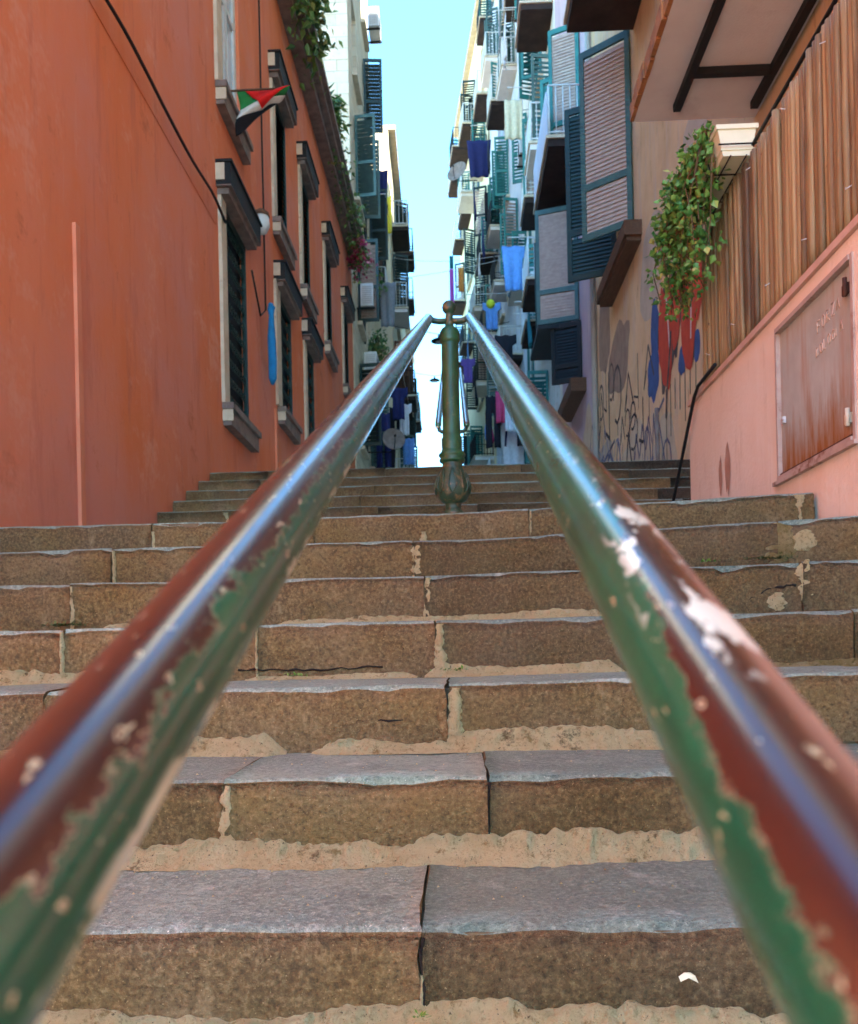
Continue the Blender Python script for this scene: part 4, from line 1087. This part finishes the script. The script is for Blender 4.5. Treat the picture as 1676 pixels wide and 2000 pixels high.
r2 = tenement('white_tenement', 'tall white tenement with teal shutters and balconies, next after the worn pink building', -1, (2.62, 20.62, 0), 0, 9.4, 0, 27, M_WHITE, 9,
              [(1.2, 1.0), (3.5, 1.1), (5.9, 1.0), (8.2, 1.0)], [6.9, 10.4, 13.8, 17.2, 20.6, 23.6], 5, [M_TEAL, M_TEAL, M_TEALD], bal_p=.65)
r3 = tenement('bluish_tenement', 'pale bluish tenement hung with washing, farther up the right side', -1, (2.5, 30.04, 0), rad(4.2), 8.6, 0, 33, M_BLUISH, 9,
              [(1.2, 1.0), (3.3, 1.0), (5.4, 1.0), (7.5, 1.0)], [8.6, 12.0, 15.4, 18.8, 22.2, 25.6, 29.0], 9, [M_TEAL, M_TEALD, M_TEAL], bal_p=.65)
r4 = tenement('cream_tenement', 'cream tenement at the far end of the right side, its edge against the sky', -1, (1.80, 38.7, 0), rad(6.2), 11.5, 0, 31.5, M_CREAM, 9,
              [(1.3, 1.2), (4.2, 1.2), (7.1, 1.2), (10.0, 1.1)], [10.6, 14, 17.4, 20.8, 24.2, 27.6], 13, [M_TEALD, M_TEAL, M_DKGREEN])
l2 = tenement('tuff_tower', 'tall pale stone tower house with bare block end wall, behind the red building', 1, (-2.58, 22.5, 0), 0, 5.9, 0, 33, M_TUFF, 8,
              [(1.5, 1.1), (4.2, 1.1)], [7.4, 10.8, 14.2, 17.6, 21.0, 24.4, 27.8], 3, [M_SLATE, M_TEALD, M_DKGREEN], bal_p=.0)
l3 = tenement('cream_house', 'lower cream-yellow house beyond the stone tower, against the sky on the left', 1, (-2.28, 32.6, 0), rad(1.2), 10, 0, 21.4, M_CREAM, 8,
              [(1.6, 1.2), (4.8, 1.2), (8.0, 1.2)], [8.4, 11.8, 15.2, 18.4], 21, [M_DKGREEN, M_WOOD, M_TEALD], bal_p=.7)
l3b = tenement('grey_house', 'grey house with dark balconies, in the recess between stone tower and cream house', 1, (-2.95, 28.42, 0), 0, 4.16, 0, 17.5, M_GREYW, 7,
              [(2.0, 1.2)], [7.6, 10.8, 14.0], 25, [M_DKGREEN, M_TEALD], bal_p=1)
l4 = tenement('pale_house', 'small pale house farthest up the street on the left', 1, (-2.5, 42.7, 0), rad(.5), 9, 0, 19, M_WHITE, 8,
              [(2, 1.2), (6, 1.2)], [10.4, 13.8], 31, [M_TEALD, M_WOOD], bal_p=.7)

# ------------------------------------------------------------------ air conditioners
def ac(label, loc, s, rz=0, group='air conditioning units'):
    root = empty('air_conditioner', loc, rz, label, 'air conditioner', group)
    m = MB(); m.box(s * .12, s * .46, -.42, .42, 0, .60); m.build('casing', M_METALW, root)
    for sx in (0,):
        m = MB(); vs = [(s * .463, .0 + .22 * math.cos(a * math.pi / 12), .30 + .22 * math.sin(a * math.pi / 12)) for a in range(24)]
        m.add(vs, [tuple(range(24)), tuple(reversed(range(24)))]); m.build('fan_grille', M_SLATE, root)
    m = MB()
    for k in range(9): m.box(s * .16, s * .42, -.428, -.421, .06 + .055 * k, .085 + .055 * k)
    m.build('vent_slats', M_GREYW, root)
    for y in (-.3, .3):
        m = MB(); m.box(0, s * .5, y - .02, y + .02, -.05, -.002); m.box(s * .02, s * .05, y - .018, y + .018, -.35, -.0495); m.build('bracket', M_SLATE, root)
ac('white air conditioner high on the stone tower corner, against the sky', (-2.58, 27.6, 21.4), 1)
ac('white air conditioner on the stone tower, upper of two by red building end', (-2.58, 23.6, 10.9), 1)
ac('white air conditioner on the stone tower, lower of two by red building end', (-2.58, 24.3, 9.3), 1)
ac('white air conditioner under the teal shutter of the white tenement', (2.62, 23.9, 11.2), -1)
ac('white air conditioner on white tenement, high above the others', (2.62, 26.6, 16.6), -1)

# ------------------------------------------------------------------ washing, lines, lamps
CL = {n: cloth('washing_' + n.replace(' ', '_'), c) for n, c in {'navy': S(38, 42, 92), 'black': S(34, 32, 40), 'white': S(222, 222, 228), 'pink': S(206, 70, 110), 'magenta': S(196, 96, 196), 'sky blue': S(104, 150, 214),
     'red': S(190, 44, 52), 'yellow': S(214, 196, 60), 'cream': S(222, 208, 176), 'violet': S(110, 84, 160), 'grey': S(140, 142, 150), 'teal': S(46, 120, 130), 'orange': S(212, 140, 70)}.items()}
def garment(kind, colour, label, top, w, h, along='y', seed=0, group='washing hung out to dry'):
    """cloth pinned along its top edge; along y (up the street) or x (across it)"""
    rg = random.Random(seed); m = MB(); nu, nv = 14, 12; ph = rg.uniform(0, 6)
    def width(v):
        if kind == 'towel': return 1.0
        if kind == 'shirt': return 1.0 if v < .32 else .62
        if kind == 'trousers': return .8 if v < .3 else .86
        return 1.0 - .25 * v
    vs = []
    for i in range(nu + 1):
        for j in range(nv + 1):
            u = i / nu - .5; v = j / nv
            a = u * w * width(v); o = .035 * math.sin(u * 14 + ph) * (.3 + v) + .02 * math.sin(v * 5 + ph)
            z = -v * h + .02 * math.cos(u * 14) * (1 - v)
            vs.append((o, a, z) if along == 'y' else (a, o, z))
    P = nv + 1
    fs = []
    for i in range(nu):
        for j in range(nv):
            if kind == 'trousers' and j / nv > .32 and i in (6, 7): continue
            fs.append((i * P + j, (i + 1) * P + j, (i + 1) * P + j + 1, i * P + j + 1))
    m.add(vs, fs, 0, True)
    o = m.build({'towel': 'towel', 'shirt': 'shirt', 'trousers': 'trousers', 'sheet': 'sheet'}[kind], CL[colour], None, top)
    o.modifiers.new('t', 'SOLIDIFY').thickness = .006
    return tag(o, label, kind if kind != 'sheet' else 'bed sheet', group)
def line(label, a, c, sag=.12, r=.008):
    m = MB(); a = Vector(a); c = Vector(c); m.tube([a.lerp(c, i / 12) - Vector((0, 0, sag * 4 * (i / 12) * (1 - i / 12))) for i in range(13)], r, 5)
    return tag(m.build('clothes_line', M_METALW), label, 'line')
def rack(label, y0, y1, x0, x1, z, sdir):
    root = empty('drying_rack', (0, 0, 0), 0, label, 'drying rack')
    for y in (y0, y1):
        m = MB(); m.tube([(x0, y, z), (x1, y, z)], .014, 6); m.build('arm', M_METALW, root)
    for k in range(3):
        x = x0 + (x1 - x0) * (k + 1) / 3.05; mm = MB(); mm.tube([(x, y0, z), (x, y1, z)], .006, 5); mm.build('wire', M_METALW, root)
# low rack of mixed washing just above the top of the steps, right side
rack('long low drying rack full of mixed washing above the top step, right side', 24.2, 28.6, 2.6, 1.0, 8.9, -1)
LOW = [('shirt', 'white', 'white shirt hanging first on the low rack, nearest the iron post', (1.05, 25.6, 8.9), .6, .8), ('trousers', 'black', 'black trousers on low rack between the white and violet shirts', (1.12, 24.9, 8.86), .5, 1.5),
       ('shirt', 'violet', 'violet shirt on the low rack, outer row', (1.35, 25.2, 8.9), .55, .8), ('towel', 'pink', 'pink towel on the low rack, middle of the outer row', (1.4, 24.6, 8.9), .4, .9),
       ('shirt', 'red', 'red shirt on the low rack, near its inner end', (1.75, 24.6, 8.9), .45, .7), ('towel', 'white', 'white towel beside the red shirt on the low rack', (1.62, 24.4, 8.9), .35, 1.2),
       ('trousers', 'navy', 'navy trousers on low rack beside the pink towel', (1.5, 25.4, 8.88), .5, 1.4), ('sheet', 'white', 'long white sheet hanging below the low rack', (1.72, 25.3, 8.3), .7, 1.9),
       ('shirt', 'sky blue', 'sky blue shirt at the street end of the low rack', (1.0, 26.9, 8.9), .5, .8), ('trousers', 'black', 'black trousers at the wall end of the low rack', (2.0, 24.5, 8.9), .5, 1.6),
       ('towel', 'pink', 'small pink towel at far end of low rack', (1.2, 27.6, 8.9), .4, .7), ('shirt', 'grey', 'grey shirt at the wall end of the low rack', (2.2, 25.0, 8.9), .5, .9)]
for i, (k, c, lb, p, w, h) in enumerate(LOW): garment(k, c, lb, p, w, h, 'x' if i % 2 else 'y', i)
rack('drying rack high on the bluish tenement', 34.2, 37.4, 2.1, .9, 22.4, -1)
HI = [('sheet', 'navy', 'dark navy sheet on the high right rack, upper one', (1.25, 35.2, 22.4), 1.0, 1.5), ('sheet', 'black', 'black cloth beside the navy sheet high on bluish tenement', (1.6, 34.6, 22.3), .7, 1.5),
      ('shirt', 'navy', 'navy shirt hanging under the high navy sheet', (1.05, 36.0, 20.9), .7, 1.3), ('towel', 'black', 'narrow black towel next to teal shutter high on bluish tenement', (1.65, 35.8, 20.6), .4, 1.2),
      ('sheet', 'navy', 'large navy cloth over the balcony rail below the high rack', (1.35, 35.6, 19.2), .9, 1.5), ('towel', 'white', 'white towel under the large navy cloth on the right', (1.15, 35.0, 17.6), .5, .9),
      ('shirt', 'sky blue', 'light blue shirt halfway up the bluish tenement', (1.5, 32.4, 14.6), .7, 1.0), ('shirt', 'sky blue', 'sky blue shirt against the sky just above the iron post', (.65, 36.5, 14.9), .6, 1.2),
      ('towel', 'cream', 'cream towel against the sky above the iron post', (.72, 36.8, 16.2), .5, 1.0), ('shirt', 'violet', 'pale violet shirt beside the iron post finial', (.62, 35.5, 13.6), .6, 1.0),
      ('towel', 'black', 'black towel just right of the iron post collar', (.85, 33, 12.2), .6, 1.2), ('shirt', 'grey', 'grey shirt on dark balcony halfway up the white tenement', (1.9, 28.4, 14.2), .8, 1.0)]
for i, (k, c, lb, p, w, h) in enumerate(HI): garment(k, c, lb, p, w, h, 'y' if i % 3 else 'x', 40 + i)
EX = [('sheet', 'white', 'white sheet over a balcony high on the white tenement', (1.75, 26.0, 20.4), .9, 1.2), ('towel', 'cream', 'cream towel on the white tenement beside a teal shutter', (1.85, 24.3, 17.0), .5, 1.1),
      ('shirt', 'grey', 'grey shirt high on the white tenement near its far end', (1.8, 29.2, 22.8), .7, 1.0), ('sheet', 'sky blue', 'pale blue sheet halfway up the white tenement', (1.9, 25.4, 13.4), .8, 1.3),
      ('towel', 'teal', 'teal towel low on the white tenement above the black awning', (2.05, 23.0, 10.6), .5, 1.0), ('shirt', 'black', 'black shirt on the white tenement just right of the right rail tip', (1.7, 27.6, 11.6), .7, 1.1)]
for i, (k, c, lb, p, w, h) in enumerate(EX): garment(k, c, lb, p, w, h, 'x' if i % 2 else 'y', 60 + i)
for i, (lb, y0, y1, z) in enumerate((('drying rack high on the white tenement', 25.4, 26.6, 20.42), ('drying rack beside the cream towel on white tenement', 23.8, 24.8, 17.02), ('topmost drying rack near far end of white tenement', 28.7, 29.7, 22.82),
        ('drying rack with the pale blue sheet on white tenement', 24.9, 25.9, 13.42), ('lowest drying rack on the white tenement front', 22.6, 23.4, 10.62), ('drying rack with the black shirt by rail tip', 27.1, 28.1, 11.62))): rack(lb, y0, y1, 2.62, 1.65, z, -1)
rack('drying rack beside the iron post, low on the bluish tenement', 32.4, 37.2, 2.2, .5, 14.95, -1)
line('washing line slung across street with magenta cloth', (-2.2, 33.2, 16.0), (2.2, 30.6, 15.5), .1)
garment('towel', 'magenta', 'long magenta cloth hanging against the sky above the iron post', (.02, 31.85, 15.70), .16, 1.55, 'x', 71)
garment('towel', 'teal', 'small teal cloth pinned above the magenta cloth against the sky', (.02, 31.9, 16.2), .14, .5, 'x', 72)
garment('towel', 'orange', 'orange cloth beside the magenta one on the street line', (.36, 31.6, 15.62), .2, .9, 'x', 73)
line('thin wire across the street in front of cream house', (-2.3, 33.4, 16.9), (2.2, 33.0, 16.7), .2)
line('thin wire across the street high up near the top', (-2.55, 27.5, 27.2), (2.4, 32, 27.9), .3)
# left side washing and greenery
garment('sheet', 'black', 'large black cloth hanging between stone tower and cream house', (-2.35, 27.6, 15.9), .75, 1.3, 'x', 81)
garment('sheet', 'navy', 'navy cloth just above the large black cloth on the left', (-2.28, 27.9, 17.2), .6, 1.5, 'x', 82)
garment('sheet', 'grey', 'grey cloth over the rail of the grey house', (-2.2, 29.4, 14.2), .6, 1.5, 'x', 83)
garment('towel', 'yellow', 'yellow cloth hanging on the cream house front', (-2.4, 32.5, 18.8), .4, 1.4, 'x', 84)
garment('shirt', 'navy', 'navy shirt hanging low on the left above the dish', (-1.75, 27.2, 9.9), .6, 1.0, 'x', 85)
garment('shirt', 'white', 'white shirt low on the left, under the yellow facade', (-1.62, 28.0, 9.6), .5, 1.0, 'x', 86)
garment('trousers', 'black', 'black trousers beside the white shirt low on the left', (-1.95, 28.6, 9.7), .5, 1.4, 'x', 87)
garment('towel', 'sky blue', 'blue towel at the street edge low on the left', (-1.58, 29.6, 8.9), .4, .9, 'x', 88)
garment('trousers', 'navy', 'navy trousers hanging low on left behind the rail', (-2.1, 25.4, 8.6), .5, 1.6, 'x', 89)
garment('sheet', 'black', 'black sheet low on left beside the dish', (-2.2, 26.4, 8.0), .8, 1.6, 'x', 90)
rack('low drying rack on the left above the far rail', 24.8, 29.8, -2.58, -1.5, 9.92, 1)
rack('drying rack with black cloth on stone tower', 27.0, 29.6, -2.95, -2.0, 15.95, 1)
def dish(label, loc, aim, r=.45):
    root = empty('satellite_dish', loc, 0, label, 'satellite dish')
    q = Vector(aim).to_track_quat('Z', 'Y').to_euler()
    m = MB(); m.lathe([(0.002, 0), (r * .4, r * .04), (r * .75, r * .14), (r, r * .26), (r + .01, r * .25), (r * .74, r * .1), (.002, -.02)], 28); m.build('reflector', M_SILL, root, (0, 0, 0), q)
    m = MB(); m.tube([(0, -r * .9, r * .24), (0, -r * .5, r * .7), (0, 0, r * .85)], .012, 6); m.lathe([(.0, .8 * r), (.035, .8 * r), (.035, .98 * r), (0, .98 * r)], 10); m.build('feed_arm', M_SLATE, root, (0, 0, 0), q)
    m = MB(); m.tube([(0, .02, -.02), (0, .15, -.3), (-.9 if loc[0] < 0 else .9, .15, -.3)], .02, 6); m.build('mount', M_SLATE, root)
dish('pale satellite dish low on the left beyond the top step', (-1.75, 24.6, 7.6), (.25, -.95, .2), .32)
dish('white satellite dish high on cream tenement edge against the sky', (.42, 40.2, 23.9), (-.5, -.8, .3), .5)
bush('potted_plant', 'yellow-green plant on the grey house balcony below the black cloth', (-2.5, 29.0, 14.1), [strand(rng, (rng.uniform(-.2, .2), rng.uniform(-.6, .6), 0), rng.uniform(-.1, .1), 0, rng.uniform(-.9, .5)) for _ in range(14)], .16, M_LEAF, 32, density=7, spread=.1)
bush('potted_plant', 'dark trailing plant low on the stone tower above far rail', (-2.4, 26.8, 11.2), [strand(rng, (rng.uniform(-.1, .2), rng.uniform(-.6, .6), 0), rng.uniform(-.1, .15), 0, rng.uniform(-1.8, .3)) for _ in range(20)], .16, M_LEAFD, 33, density=7, spread=.1)
# street lamps hung on wires
def street_lamp(label, loc, r, w0, w1):
    root = empty('street_lamp', loc, 0, label, 'street lamp', 'lamps hung over the street')
    m = MB(); m.lathe([(.0, -.10 * r), (.5 * r, -.12 * r), (r, -.05 * r), (r, .05 * r), (.75 * r, .22 * r), (.3 * r, .34 * r), (.14 * r, .5 * r), (.1 * r, .9 * r), (.0, .92 * r)], 24)
    m.build('shade', M_SLATE, root)
    m = MB(); m.lathe([(.0, -.16 * r), (.35 * r, -.15 * r), (.45 * r, -.11 * r)], 16); m.build('lens', M_METALW, root)
    a = Vector(w0) - Vector(loc); c = Vector(w1) - Vector(loc); top = Vector((0, 0, .9 * r))
    m = MB(); m.tube([a, top], .01, 5); m.tube([top, c], .01, 5); m.build('wire', M_SLATE, root)
street_lamp('dark saucer street lamp hung on wire, upper and larger of two', (-.52, 33, 13.45), .30, (-2.3, 33, 14.1), (2.2, 33, 14.1))
street_lamp('dark saucer street lamp hung on wire, lower and farther of two', (-1.0, 46, 16.1), .27, (-2.45, 46, 16.6), (1.0, 46, 16.6))
# yellow ball on right facade
bl = empty('ball_float', (1.40, 31.0, 14.0), 0, 'small yellow-green ball hanging on the bluish tenement', 'ball')
m = MB(); m.lathe([(.16 * math.sin(a * math.pi / 10), -.16 * math.cos(a * math.pi / 10)) for a in range(11)], 18); m.build('ball', cloth('lime_ball', S(206, 214, 60)), bl)
m = MB(); m.tube([(0, 0, .15), (0, 0, .9)], .008, 5); m.build('cord', M_METALW, bl)

# ------------------------------------------------------------------ small things on the steps
def weed(label, loc, n, size, seed, mat=M_LEAF, spread=.02, up=.6):
    rg = random.Random(seed); m = MB()
    for i in range(n):
        a = rg.uniform(0, 6.28); d = Vector((math.cos(a), math.sin(a) - .5, rg.uniform(.3, 1.2) * up)).normalized(); w = d.cross(Vector((0, 0, 1))).normalized()
        c = Vector((rg.gauss(0, spread), rg.uniform(-.004, .0) - .004, rg.uniform(0, .006))); L = size * rg.uniform(.6, 1.3); W = L * .38
        m.add([c, c + d * L * .55 + w * W * .5, c + d * L, c + d * L * .55 - w * W * .5], [(0, 1, 2, 3)])
    o = m.build('weed', mat, None, loc); return tag(o, label, 'weed', 'weeds growing in the step joints')
M_WEED = mat_leaf('weed_leaf', S(88, 138, 40), S(120, 160, 60), S(150, 170, 80)); M_MOSS = mat_leaf('moss_leaf', S(70, 78, 30), S(96, 98, 42), S(112, 104, 50))
Yk = lambda k: nose(k)[0]
weed('little clover sprout at the bottom joint of the lowest whole step', (-.066, Yk(0) - .045, base(0) + .045), 14, .012, 1, M_WEED, .006)
weed('tuft of bright weed in mortar, middle of the fourth visible step', (-.01, Yk(3) - .03, base(3) + .012), 40, .016, 2, M_WEED, .022)
weed('small weed at riser foot left of centre on fourth step', (-.46, Yk(3) - .03, base(3) + .006), 30, .014, 3, M_WEED, .02)
weed('dark mossy tuft at the foot of the fifth step, far left joint', (-1.33, Yk(4) - .03, base(4) + .01), 70, .022, 4, M_MOSS, .035)
weed('mossy tuft below the large mortar patch near the pink wall', (1.16, Yk(5) - .03, base(5) + .05), 90, .018, 5, M_MOSS, .04)
weed('small green weed at the right end of the fifth joint line', (.95, Yk(5) - .03, base(5) + .045), 16, .02, 6, M_WEED, .03)
weed('flat patch of moss at the foot of the third step, right edge', (1.30, Yk(2) - .05, base(2) + .006), 220, .014, 7, M_MOSS, .10)
m = MB(); 
pts = [(-.022, 0, .004), (-.010, -.002, .016), (.004, -.004, .018), (.016, -.003, .008), (.024, -.001, -.012), (.012, -.002, -.004), (0, -.005, .004), (-.018, -.002, -.008)]
m.add(pts, [tuple(range(8))]); o = m.build('paper_scrap', M_PLANTER, None, (.325, Yk(0) - .010, base(0) + .085)); o.scale = (.62, 1, .55); o.modifiers.new('t', 'SOLIDIFY').thickness = .001
tag(o, 'torn white paper scrap stuck on the lowest whole riser', 'paper scrap')
rg = random.Random(17); lit = MB()
for i in range(140):
    k = rg.choice([0, 0, 0, 1, 1, 2]); Y, Z = nose(k); x = rg.uniform(-.7, .9); yy = Y + rg.uniform(.03, .36); s = rg.uniform(.0012, .0035)
    c = Vector((x, yy, Z - .006 + .004)); 
    lit.add([c + Vector((s * math.cos(a), s * math.sin(a), 0)) for a in (0, 1.9, 4.1)] + [c + Vector((0, 0, s))], [(0, 1, 3), (1, 2, 3), (2, 0, 3)])
tag(lit.build('grit', M_MORTAR), 'pale crumbs of mortar scattered over the treads', 'grit', kind='stuff')
